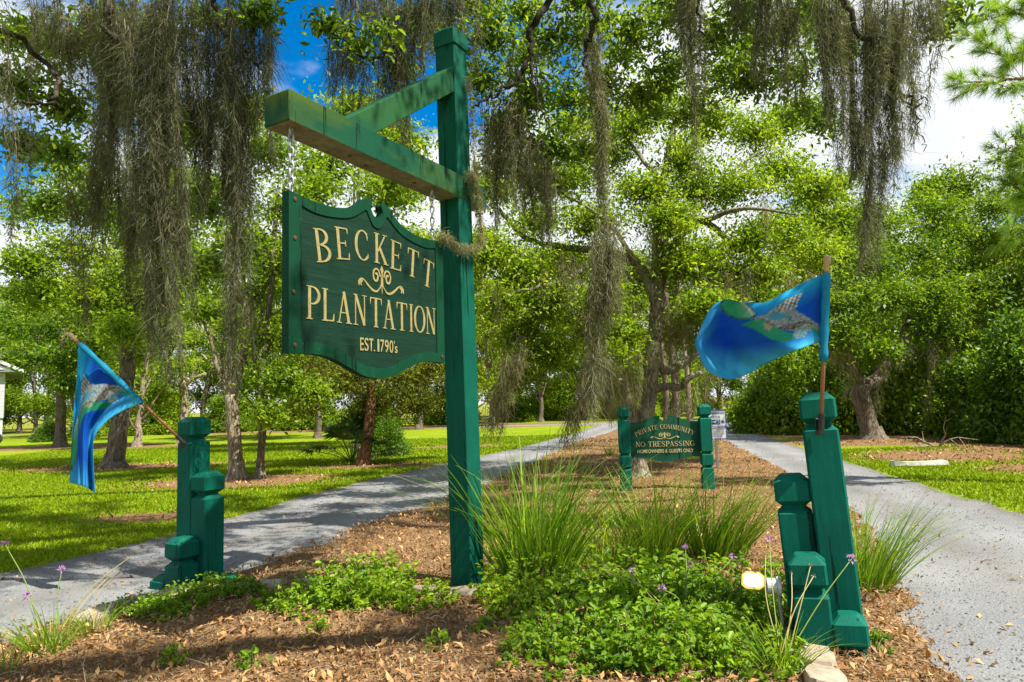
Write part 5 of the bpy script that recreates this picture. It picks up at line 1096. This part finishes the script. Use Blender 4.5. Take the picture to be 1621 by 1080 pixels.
# ------------------------------------------------------------------ SPANISH MOSS
def moss_thing(label, cols_, Y, seed, mat='moss', dens=1700, pl=(.10, .30), wd=.0056, curl=.62, group='spanish moss hanging from the overhanging oak', grav=.50):
    """cols_: (x_top, y_top, x_bottom, y_bottom, r_top_px, r_bottom_px[, dY]) hanging tresses"""
    rng = np.random.default_rng(seed); top = P(cols_[0][0], cols_[0][1], Y); R_ = []; D_ = []; Ln = []; mb = MB(); rn = []
    many = []
    for x0, y0, x1, y1, r0, r1, *k in cols_:
        if r0 < 13 or Y > 10: many.append((x0, y0, x1, y1, r0, r1, *k)); continue
        m_ = int(r0*.35)+2
        for q_ in range(m_):
            ox = rng.uniform(-1, 1)*r0; f = rng.uniform(.45, 1.12) if q_ else 1.0; st_ = rng.uniform(0, .22)*(y1-y0)
            many.append((x0+ox, y0+st_, x0+ox*.8+(x1-x0)*f+rng.normal()*3, y0+(y1-y0)*f, rng.uniform(4.5, 9), rng.uniform(1.5, 4), (k[0] if k else 0)+rng.uniform(-1, 1)*r0*Y/FPX))
    for x0, y0, x1, y1, r0, r1, *k in many:
        yy = Y+(k[0] if k else 0); a = P(x0, y0, yy); b = P(x1, y1, yy); b[1] = yy; L_ = np.linalg.norm(b-a)
        n = max(40, int((.26 if Y < 10 else .6)*dens*L_*(r0+r1+10)/60)); t = rng.random(n)**.85
        sway = np.array([.05*np.sin(t*5+seed+x0*.03), .05*np.cos(t*4+seed*2), 0*t]).T*L_*.4
        rad = ((r0+(r1-r0)*t)*yy/FPX)*(1+.25*np.sin(t*17+x0))*np.clip((1.03-t)*6, .15, 1)
        th = rng.uniform(0, 2*pi, n); rr = rad*np.sqrt(rng.random(n)); q = a+(b-a)*t[:, None]+sway+np.stack([rr*np.cos(th), rr*np.sin(th)*.8, 0*t], -1)
        d = np.stack([np.cos(th)*.35, np.sin(th)*.35, -np.ones(n)], -1)+rng.normal(size=(n, 3))*.45
        R_.append(q); D_.append(d); Ln.append(rng.uniform(*pl, n)*np.where(rng.random(n) < .12, 2.0, 1.0)*np.clip(.55+(1-t)*.6, .5, 1)*(1+.4*(r0 > 25))); rn.append(np.clip(rng.normal(.42, .2, n)+.12*np.sin(t*11+x0), 0, 1))
        c = [a+(b-a)*s_+np.array([.05*np.sin(s_*5+seed+x0*.03), .05*np.cos(s_*4+seed*2), 0])*L_*.4 for s_ in np.linspace(0, .93, 9)]; mb.tube(c, list(np.linspace(.005, .002, 9)), 4)
    R_ = np.vstack(R_); D_ = np.vstack(D_); n = len(R_); V, F = ribbons(rng, R_, D_, np.concatenate(Ln), wd*Y/5.5, 4, grav, curl)
    e = empty('spanish_moss', top, label, 'moss', group)
    obj('tresses', np_mesh('tresses', V-top, F, np.repeat(np.concatenate(rn), 4)), mat, e)
    mb.v = [tuple(np.array(q)-top) for q in mb.v]; mb.build('core', 'bark', e)
MO = moss_thing
MO('huge grey brown moss curtain hanging left of the big sign', [(230, -40, 240, 330, 42, 20), (262, -40, 268, 520, 34, 10, -.1), (205, -30, 195, 280, 30, 14, .2), (300, -40, 300, 330, 36, 16, .2), (180, 10, 165, 240, 25, 10, .3), (250, 200, 245, 590, 18, 5, .1), (285, 280, 290, 480, 14, 4, .2), (320, 150, 325, 320, 16, 6, .3), (225, 220, 215, 470, 15, 5, .3), (240, 360, 262, 600, 8, 3, 0)], 5.6, 1, dens=2300)
MO('thick moss mass reaching down beside the free end of the green beam', [(350, -40, 345, 260, 34, 12), (380, -40, 378, 560, 24, 8, .1), (408, 0, 415, 200, 22, 10), (425, 90, 432, 260, 12, 5), (365, 150, 370, 340, 18, 8, .2), (390, 180, 385, 420, 12, 5, .2), (335, 40, 330, 230, 16, 6, .2), (368, 420, 366, 570, 12, 4)], 5.7, 2, dens=2300)
MO('long slanting moss tress left of the great moss curtain', [(175, 110, 170, 330, 20, 14), (165, 200, 150, 400, 18, 12), (110, 300, 148, 510, 10, 5), (100, 270, 122, 440, 9, 4), (195, 240, 205, 420, 14, 6), (205, 330, 238, 560, 9, 4)], 6.2, 3)
MO('narrow moss strand along the left edge of the view', [(8, -10, 10, 380, 12, 5), (20, 60, 22, 330, 7, 4)], 5.4, 4)
MO('wispy moss around the leafy branch in the upper left corner', [(70, -20, 75, 120, 26, 12), (110, 20, 112, 150, 16, 6), (150, -20, 150, 140, 22, 9), (45, 150, 48, 290, 9, 4), (150, 150, 148, 250, 12, 5)], 6.3, 5)
MO('short moss clump left of the brace under the blue sky gap', [(540, 20, 535, 150, 22, 14), (560, 60, 556, 170, 18, 8), (522, 60, 520, 150, 10, 5), (585, 100, 588, 175, 10, 5), (560, -30, 560, 40, 26, 12), (600, -30, 598, 55, 20, 8)], 6.4, 6)
MO('dark moss mass hanging behind the diagonal brace', [(620, 20, 620, 200, 24, 14), (635, -30, 640, 210, 18, 8), (660, -30, 655, 120, 22, 9), (605, 60, 606, 190, 12, 6), (678, -30, 676, 90, 14, 6), (640, 150, 640, 235, 12, 5)], 6.6, 7)
MO('thin moss fringe at the very top beside the post cap', [(720, -40, 722, 60, 18, 8), (750, -30, 752, 110, 12, 5), (700, -40, 698, 30, 14, 6)], 6.8, 8)
MO('ragged moss sheets hanging from the limb right of the tall post', [(770, 155, 768, 270, 14, 8), (800, 140, 800, 320, 20, 10), (825, 130, 828, 330, 18, 9), (845, 200, 850, 370, 16, 8), (785, 200, 790, 350, 14, 6), (870, 240, 872, 385, 14, 6), (812, 60, 815, 150, 12, 5), (850, 80, 852, 170, 8, 4)], 7.4, 9, dens=1300)
MO('long rope like moss column hanging right of the tall post', [(932, 40, 940, 130, 14, 18), (936, 100, 960, 360, 17, 24), (958, 330, 950, 560, 24, 15), (965, 380, 970, 500, 18, 8), (940, 380, 932, 540, 10, 6), (950, 540, 946, 650, 14, 8)], 6.9, 10, dens=2300)
MO('pale ragged moss skirt at the foot of the long moss column', [(950, 540, 925, 660, 22, 24), (935, 600, 905, 700, 18, 10), (965, 560, 955, 650, 14, 8), (985, 580, 960, 640, 12, 6), (900, 640, 888, 700, 8, 4)], 8.2, 11, mat='moss_pale', dens=1500)
MO('pale drooping moss clump low right of the tall post', [(815, 545, 800, 620, 20, 18), (800, 590, 785, 690, 18, 9), (825, 520, 815, 600, 12, 8), (770, 640, 766, 695, 8, 4), (790, 440, 785, 520, 9, 5)], 8.6, 12, mat='moss_pale', dens=1500)
MO('tapering dark moss tail at the top right of the long column', [(1095, -40, 1098, 150, 20, 14), (1105, 80, 1102, 270, 12, 4), (1080, -40, 1080, 70, 14, 7)], 6.8, 13, dens=1900)
MO('broad ragged moss fringe between the two right hand moss masses', [(1190, -40, 1192, 110, 22, 9), (1222, -40, 1225, 140, 20, 8), (1250, -30, 1255, 150, 14, 5), (1160, -40, 1160, 60, 14, 6), (1272, 60, 1280, 190, 9, 4), (1240, 100, 1245, 170, 8, 4)], 7.0, 14, dens=1400)
MO('great moss mass hanging in front of the right hand clouds', [(1310, -40, 1312, 170, 30, 16), (1345, -40, 1348, 250, 36, 20), (1390, -40, 1395, 250, 40, 22), (1430, 0, 1432, 220, 26, 12), (1360, 180, 1352, 280, 20, 10), (1390, 220, 1378, 440, 14, 10), (1372, 240, 1362, 430, 10, 6), (1410, 200, 1405, 300, 16, 8), (1322, 150, 1325, 270, 12, 4), (1448, 120, 1442, 230, 12, 6)], 6.5, 15, dens=2200)
MO('thin outer moss wisp at the right edge of the great moss mass', [(1470, -40, 1472, 60, 16, 9), (1495, -20, 1478, 110, 9, 5), (1480, 80, 1462, 170, 6, 3), (1455, -40, 1455, 90, 12, 6)], 6.6, 16)
G2 = 'spanish moss on the live oak in the median'
for i, (lb, c, Y_) in enumerate((('pale moss veil hanging from the right limbs of the live oak', [(1090, 440, 1090, 580, 11, 6), (1105, 470, 1106, 590, 9, 5), (1135, 500, 1136, 600, 9, 5), (1060, 470, 1058, 560, 9, 5), (1120, 430, 1122, 550, 10, 5), (1150, 420, 1150, 500, 10, 5), (1075, 500, 1070, 600, 9, 5), (1180, 420, 1182, 470, 9, 5)], 12.6), ('moss beard on the left limb of the live oak', [(860, 400, 862, 470, 9, 4), (890, 395, 892, 480, 9, 4), (905, 400, 905, 500, 8, 4), (830, 385, 832, 440, 8, 4)], 12.4),
                                 ('moss shroud over the leaning left trunk of the live oak', [(1000, 560, 985, 660, 10, 6), (1012, 550, 1004, 640, 10, 5), (975, 580, 965, 665, 9, 5), (990, 540, 978, 640, 9, 5)], 12.2), ('moss hanging low from the short right limb of the live oak', [(1080, 615, 1075, 655, 9, 5), (1060, 618, 1062, 655, 8, 5), (1100, 600, 1096, 660, 9, 4), (1120, 570, 1118, 640, 9, 4)], 12.6),
                                 ('moss strands in the upper crown of the live oak', [(1030, 330, 1032, 430, 10, 5), (1070, 380, 1072, 470, 9, 4), (1000, 430, 1000, 520, 9, 4), (920, 430, 922, 520, 9, 4), (1170, 440, 1170, 520, 9, 4), (1250, 420, 1252, 470, 9, 4), (1210, 300, 1212, 380, 8, 4), (1280, 430, 1282, 490, 8, 4), (960, 380, 962, 440, 8, 4)], 12.8))):
    MO(lb, c, Y_, 40+i, mat='moss_pale', dens=900, pl=(.18, .5), wd=.0042, group=G2)
for i, (lb, c) in enumerate((('pale moss on the left limbs of the leaning oak', [(1335, 520, 1333, 590, 9, 5), (1350, 530, 1350, 600, 9, 5), (1318, 520, 1316, 575, 8, 4), (1345, 590, 1338, 625, 6, 3)]), ('pale moss on the twisting right limb of the leaning oak', [(1400, 540, 1400, 600, 9, 5), (1425, 530, 1422, 580, 8, 4), (1440, 540, 1442, 565, 6, 3), (1390, 600, 1386, 655, 5, 2)]), ('long pale moss strings right of the leaning oak', [(1470, 520, 1474, 590, 5, 3), (1482, 545, 1470, 600, 4, 3), (1472, 600, 1465, 660, 4, 2), (1510, 540, 1508, 610, 9, 4)]))):
    MO(lb, c, 21.2, 60+i, mat='moss_pale', dens=520, pl=(.25, .7), wd=.0030, group='pale moss on the leaning oak')
for i, (lb, c, Y_) in enumerate((('moss tuft on the lawn trees above the drooping flag', [(130, 470, 132, 540, 8, 4), (142, 480, 143, 530, 6, 3)], 18.5), ('pale moss hanging on the trunk of the forked tree', [(362, 640, 362, 680, 5, 4), (352, 560, 354, 610, 4, 3), (395, 480, 394, 560, 6, 3)], 14.8))):
    MO(lb, c, Y_, 70+i, mat='moss_pale', dens=700, pl=(.18, .45), wd=.0036, group='moss on the lawn trees')
# moss rope wound round the joint of the post and the beam
def moss_rope():
    rng = np.random.default_rng(91); lc_ = lambda x, y, z: POST_C+DV*x-NV*y+np.array([0, 0, z])
    paths = [[lc_(.02, -.115, 4.35), lc_(.05, -.12, 4.0), lc_(.08, -.115, 3.6), lc_(.09, -.13, 3.47)], [lc_(-.04, -.14, 3.47), lc_(.02, -.15, 3.40), lc_(.06, -.155, 3.25), lc_(.09, -.15, 3.05), lc_(.06, -.16, 2.88), lc_(-.08, -.13, 2.80), lc_(-.25, -.09, 2.84), lc_(-.38, -.06, 2.88)]]
    R_ = []; 
    for p, rad, nn in ((paths[0], .012, 900), (paths[1], .022, 2600)):
        q = spline(p, 80); i = rng.integers(0, 80, nn); R_.append(q[i]+rng.normal(size=(nn, 3))*rad*(.6+.5*np.sin(i*.35))[:, None])
    R_ = np.vstack(R_); n = len(R_); V, F = ribbons(rng, R_, rng.normal(size=(n, 3))+np.array([0, 0, -.6]), rng.uniform(.03, .10, n), .0042, 4, .25, .6); o = POST_C+np.array([0, 0, 2.8])
    e = empty('spanish_moss', o, 'dry tan moss rope looped round the post where the beam crosses', 'moss'); obj('tresses', np_mesh('tresses', V-o, F, np.repeat(rng.random(n), 4)), 'moss_pale', e)
moss_rope()

# ------------------------------------------------------------------ BED PLANTS
def grass_clump(label, loc, n, h, spread, seed, lean=(0, 0), wd=.008, name='fountain_grass', grav=.10, mat='blade', tilt=.32):
    rng = np.random.default_rng(seed); e = empty(name, loc, label, 'grass')
    a = rng.uniform(0, 2*pi, n); r = spread*np.sqrt(rng.random(n)); R_ = np.stack([r*np.cos(a), r*np.sin(a), np.zeros(n)], -1)
    D_ = np.stack([np.cos(a)*r/spread*tilt+rng.normal(size=n)*tilt*.55+lean[0], np.sin(a)*r/spread*tilt+rng.normal(size=n)*tilt*.55+lean[1], np.ones(n)], -1)
    V, F = ribbons(rng, R_, D_, h*rng.uniform(.45, 1.1, n), wd*rng.uniform(.6, 1.2, n), 8, 0, 0)
    # bend each blade outwards more towards its tip
    hh = np.clip(V[:, 2]/h, 0, 1.3); idx = np.repeat(np.arange(n), 18); bend = (rng.random(n)**1.6*.95+.03)[idx]*h*hh**2.4; dr = unit(D_[:, :2]-np.array(lean)*.3+1e-6)[idx]
    V[:, 0] += dr[:, 0]*bend; V[:, 1] += dr[:, 1]*bend; V[:, 2] -= bend*.45*hh
    rn = np.clip(rng.beta(1.2, 1.6, n)+.5*(rng.random(n) < .08), 0, 1); o = obj('blades', np_mesh('blades', V, F, np.repeat(rn, 8)), mat, e); return e
GC = grass_clump
GC('tall fountain grass clump right beside the tall post', G(850, 925), 400, 1.32, .28, 301, wd=.021)
GC('fountain grass clump in front of the community sign', G(1035, 895), 240, .98, .24, 302, (.05, 0), wd=.020)
GC('fountain grass clump arching right in the middle of the bed', G(1135, 890), 240, .98, .22, 303, (.25, -.05), wd=.020)
GC('low fountain grass clump between the two tall grass clumps', G(955, 905), 150, .72, .26, 304, wd=.018)
GC('soft grass clump arching over the drive behind the right post cluster', G(1372, 935), 300, .85, .16, 305, (.35, .1), wd=.011)
GC('grass tuft at the foot of the watch sign pole', G(1118, 733)+np.array([0, .6, 0]), 120, 1.0, .25, 306, wd=.016)
GC('small grass tuft left of the community sign', G(968, 722), 70, .5, .15, 307, wd=.014)
GC('dark grass arching in from the left edge', np.array([-5.3, 6.5, 0])+np.array([-.35, -.2, 0]), 180, 1.15, .2, 308, (.15, 0), wd=.007, mat='needle')
def carpet_mesh(seed, w, d, h, k, ls):
    """upright leafy sprigs spreading from a low tangle of stems"""
    rng = np.random.default_rng(seed); a = rng.uniform(0, 2*pi, k); r = np.sqrt(rng.random(k))*(1+.25*np.sin(a*3+seed)+.15*np.sin(a*5+seed*2)); x = np.cos(a)*r*w/2; y = np.sin(a)*r*d/2
    hs = h*rng.uniform(.25, 1.5, k)*np.clip(1.1-.7*r**2, .25, 1.1); dr = np.stack([np.cos(a)*r*.5+rng.normal(size=k)*.3, np.sin(a)*r*.5+rng.normal(size=k)*.3, np.ones(k)], -1); C = []; O = []; R_ = []; mb = MB()
    for i in range(k):
        b = np.array([x[i], y[i], 0]); tp = b+unit(dr[i])*hs[i]
        if i % 3 == 0: mb.tube([b*np.array([.7, .7, 1]), tp], [.004, .002], 3, False)
        m_ = 11; t = rng.uniform(.25, 1.05, m_); th = rng.uniform(0, 2*pi, m_); o = np.stack([np.cos(th), np.sin(th), .2+0*th], -1)
        C.append(b+(tp-b)*t[:, None]+o*ls*.5); O.append(o); R_.append(np.clip(rng.normal(.45, .2)+rng.normal(0, .13, m_)+.25*(t-.6), 0, 1))
    C = np.vstack(C); V, F = leaves6(rng, C, ls, .52, np.vstack(O), upbias=.7, outbias=1.6); me = np_mesh('foliage', V, F, np.repeat(np.concatenate(R_), 2)); me.materials.append(M['leaf_shrub']); sm = mb.mesh('stem'); sm.materials.append(M['bark_red']); return me, sm
BS = [carpet_mesh(211, 1.15, .65, .17, 165, .048), carpet_mesh(212, 1.1, .75, .21, 170, .052), carpet_mesh(213, .95, .8, .25, 165, .050)]
BL = [(235, 978, 0, .62, 'leafy green groundcover mound at the outer end of the left stone edging'), (318, 957, 0, .78, 'leafy green mound in front of the left post cluster'), (375, 945, 1, .5, 'small leafy mound right of the left post cluster'),
      (505, 962, 1, .85, 'leafy mound left of the tall post, outer half'), (575, 950, 2, 1.0, 'leafy mound left of the tall post, middle'), (640, 962, 1, .75, 'leafy mound left of the tall post, inner end'),
      (838, 955, 2, 1.0, 'leafy mound just right of the foot of the tall post'), (925, 985, 1, 1.05, 'leafy mound in the middle of the right bed front'), (1010, 955, 2, 1.15, 'leafy mound below the middle grass clump'), (1090, 975, 1, 1.1, 'leafy mound below the purple flowers'),
      (1165, 960, 2, 1.0, 'leafy mound left of the glowing floodlight'), (1205, 1000, 1, .8, 'leafy mound below the floodlight'), (965, 1045, 1, 1.0, 'leafy mound nearest the bottom edge of the view'), (1060, 1055, 2, .95, 'leafy mound at the bottom edge under the middle flowers'), (1140, 1045, 1, .9, 'leafy mound beside the bottom right garlic tuft'), (890, 1040, 2, .7, 'small leafy mound at the bottom left of the right bed')]
for i, (px, py, v, s_, lb) in enumerate(BL): shrub('groundcover_plant', lb, G(px, py)+np.array([0, 0, .03]), BS[v], s_, i*1.3, 'leafy groundcover mounds of the bed', cat='plant')
SP = shrub_mesh(214, .22, .2, .09, 90, .05, 'leaf_shrub', .02, 5, True)
for px, py, lb in ((690, 1035, 'tiny green seedling on the mulch below the tall post'), (500, 1012, 'tiny green seedling on the mulch below the left mound'), (280, 1060, 'tiny green seedling at the bottom left of the mulch'), (400, 1068, 'tiny green seedling at the bottom edge of the mulch'), (770, 1010, 'tiny green seedling right of the foot of the tall post'), (1385, 1040, 'tiny green seedling right of the right post cluster')):
    shrub('seedling', lb, G(px, py)+np.array([0, 0, .03]), SP, .8, px*.1, 'seedlings on the mulch', cat='plant')

def garlic(label, loc, nleaf, h, stems, seed, dry=()):
    """strap leaved tuft with flower stems; stems: (px, py, Y) of flower heads"""
    rng = np.random.default_rng(seed); loc = np.asarray(loc, float); e = GC(label, loc, nleaf, h, .09, seed, wd=.010, name='society_garlic', tilt=.45, mat='blade') if nleaf else empty('society_garlic', loc, label, 'flower')
    e['category'] = 'flower'
    for lst, fl in ((stems, True), (dry, False)):
        for px, py, Yq in lst:
            q = P(px, py, Yq)-loc; p0 = np.array([rng.normal()*.03, rng.normal()*.03, 0]); mid = (p0+q)/2+np.array([rng.normal()*.03, 0, .06])
            st = MB().tube(spline([p0, mid, q], 10), list(np.linspace(.0042, .0026, 10)), 5).mesh('flower_stem', True); at = st.attributes.new('rnd', 'FLOAT', 'FACE'); at.data.foreach_set('value', np.full(len(st.polygons), rng.uniform(.1, .5) if fl else .95, np.float32))
            s_ = obj('flower_stem', st, 'stem', e)
            n = 26 if fl else 12; d = unit(rng.normal(size=(n, 3))+np.array([0, 0, .7])); C = q+d*(.022 if fl else .010); V, F = leaves(rng, C, .026 if fl else .014, .4, d, outbias=2.5)
            o = obj('flower_head', np_mesh('flower_head', V, F, rng.random(n)), 'petal' if fl else 'straw', s_)
garlic('purple society garlic tuft in the bottom left corner', G(75, 1040), 120, .36, [(8, 862, 4.5), (98, 902, 4.6), (42, 945, 4.4)], 401, dry=[(225, 868, 4.9), (170, 915, 4.7)])
garlic('small strap leaved tuft right of the corner garlic', G(150, 1008), 70, .26, [], 402, dry=[(190, 905, 4.9)])
garlic('purple society garlic tuft at the lower right of the bed', G(1235, 1070), 150, .33, [(1218, 856, 4.2), (1348, 885, 4.0)], 403, dry=[(1253, 907, 4.0), (1283, 896, 3.95), (1288, 912, 3.9), (1212, 880, 4.1)])
garlic('purple garlic flowers on bent stems in the middle of the bed', G(1080, 1000), 40, .25, [(1085, 868, 4.9), (1093, 895, 4.9), (1160, 882, 4.8), (1048, 932, 4.4), (1052, 992, 4.1), (1000, 905, 4.9)], 404, dry=[(935, 880, 4.5), (958, 905, 4.6), (980, 990, 4.0)])
GC('few dark strap leaves poking in at the bottom left corner', G(5, 1072), 40, .3, .1, 405, (.2, 0), wd=.010, name='strap_leaf_tuft')

# ------------------------------------------------------------------ HOUSE, SIGNS, LOG
hb = G(13, 699); hx, hy = hb[0]-.15, hb[1]-.3
he = empty('house', (hx-4*cos(radians(37))-4.5*sin(radians(37)), hy-4*sin(radians(37))+4.5*cos(radians(37)), 0), 'white two storey house with grey gable roof at the left edge', 'house')
he.rotation_euler = (0, 0, radians(37)); MB().box((0, 0, 3.0), (8, 9, 2.9)).build('wall', 'siding', he)
for k in range(12): MB().box((0, -4.51, 1.62+k*.24), (8.02, .03, .225)).build('siding_board', 'siding', he)
for x in (-3.7, 0, 3.75): MB().box((x, -4.2, .78), (.45, .45, 1.6)).build('pier', 'siding', he)
MB().box((0, -1, .75), (7.0, 6, 1.45)).build('garage_opening', 'dark_glass', he)
r_ = MB(); r_.add([(-4.9, -5, 4.4), (4.9, -5, 4.4), (4.9, 5, 4.4), (-4.9, 5, 4.4), (0, -5, 6.9), (0, 5, 6.9)], [(0, 1, 4), (1, 2, 5, 4), (2, 3, 5), (3, 0, 4, 5), (0, 3, 2, 1)]); r_.build('roof', 'roof', he)
MB().add([(-4.0, -5.02, 4.55), (4.0, -5.02, 4.55), (0, -5.02, 6.6), (-4.0, -5.04, 4.55), (4.0, -5.04, 4.55), (0, -5.04, 6.6)], [(0, 1, 2), (5, 4, 3)]).build('gable', 'siding', he)
for sx in (-1, 1):
    b_ = MB(); b_.add([(sx*4.95, -5.08, 4.33), (sx*4.95, -5.08, 4.55), (0, -5.08, 7.05), (0, -5.08, 6.83), (sx*4.95, -4.95, 4.33), (sx*4.95, -4.95, 4.55), (0, -4.95, 7.05), (0, -4.95, 6.83)], [(0, 1, 2, 3), (7, 6, 5, 4), (0, 4, 5, 1), (1, 5, 6, 2), (2, 6, 7, 3), (3, 7, 4, 0)]); b_.build('fascia', 'siding', he)
wl = empty('wheel', G(8, 702)+np.array([0, -.6, 0]), 'upright black tyre leaning before the white house', 'wheel')
tm = MB(); nn, kk = 20, 8; tm.rings([[((.24+.07*cos(2*pi*j/kk))*cos(2*pi*i/nn), .06*sin(2*pi*j/kk), .31+(.24+.07*cos(2*pi*j/kk))*sin(2*pi*i/nn)) for j in range(kk)] for i in range(nn+1)], cap=False); tm.build('tyre', 'rubber', wl, True)
o = MB().lathe([(.0, -.02), (.05, -.03), (.17, -.01), (.17, .02), (0, .02)], 16).build('rim', 'aluminium', wl); o.rotation_euler = (pi/2, 0, 0); o.location = (0, 0, .31)
lg = G(1455, 738); e = empty('driftwood_plank', lg, 'weathered grey plank lying on the right verge', 'plank')
m_ = MB(); m_.rings([[(x, y*w, .02+z*t) for y, z in ((-1, 0), (-.8, 1), (.8, 1), (1, 0))] for x, w, t in ((-.56, .02, .10), (-.50, .06, .11), (-.3, .12, .075), (0, .14, .07), (.3, .14, .075), (.5, .12, .09), (.54, .08, .07))]); m_.build('plank', 'log', e); e.rotation_euler = (0, 0, radians(-3))
sq_ = np.array([14.9, 41.9, 0]); e = empty('stop_sign', sq_, 'small red stop sign far down the right drive', 'sign'); zc = P(1185, 641, 41.9)[2]
sq_[0] = P(1185, 641, 41.9)[0]; e.location = sq_
MB().tube([(0, .03, -.2), (0, .03, zc+.3)], .03, 6).build('pole', 'steel', e)
MB().add([(.42*cos(pi/8+i*pi/4), -.02, zc+.42*sin(pi/8+i*pi/4)) for i in range(8)]+[(.42*cos(pi/8+i*pi/4), 0, zc+.42*sin(pi/8+i*pi/4)) for i in range(8)], [tuple(range(8)), tuple(range(15, 7, -1))]+[(i, 8+i, 8+(i+1) % 8, (i+1) % 8) for i in range(8)]).build('panel', 'red_sign', e)
sans('STOP', e, 0, zc, .24, .56, 'white_sign', -.022, 'lettering', .004, .02)
sp = P(1202, 630, 42.6); e = empty('street_sign', (sp[0], sp[1], 0), 'small blue street name blade above the far dark bushes', 'sign')
MB().tube([(0, .03, -.2), (0, .03, sp[2]+.1)], .03, 6).build('pole', 'steel', e); MB().box((0, 0, sp[2]), (.52, .02, .2)).build('panel', 'street_blue', e)
def dead_branch(label, loc, seed, n, L_):
    rng = np.random.default_rng(seed); e = empty('dead_branch', loc, label, 'branch'); mb = MB()
    for k in range(n):
        d = unit(rng.normal(size=3)+np.array([-.6, -.3, .9])); p = [np.zeros(3)]
        for j in range(5): p.append(p[-1]+d*L_/5); d = unit(d+rng.normal(size=3)*.35)
        mb.tube(p, list(np.linspace(.022, .006, 6)), 4)
        for j in (2, 3, 4): mb.tube([p[j], p[j]+unit(rng.normal(size=3)+d)*L_*.3], [.009, .003], 3)
    mb.build('twigs', 'bark_pale', e)
dead_branch('pale dead twigs sticking out of the right hand thicket', G(1486, 708), 501, 6, 1.0)
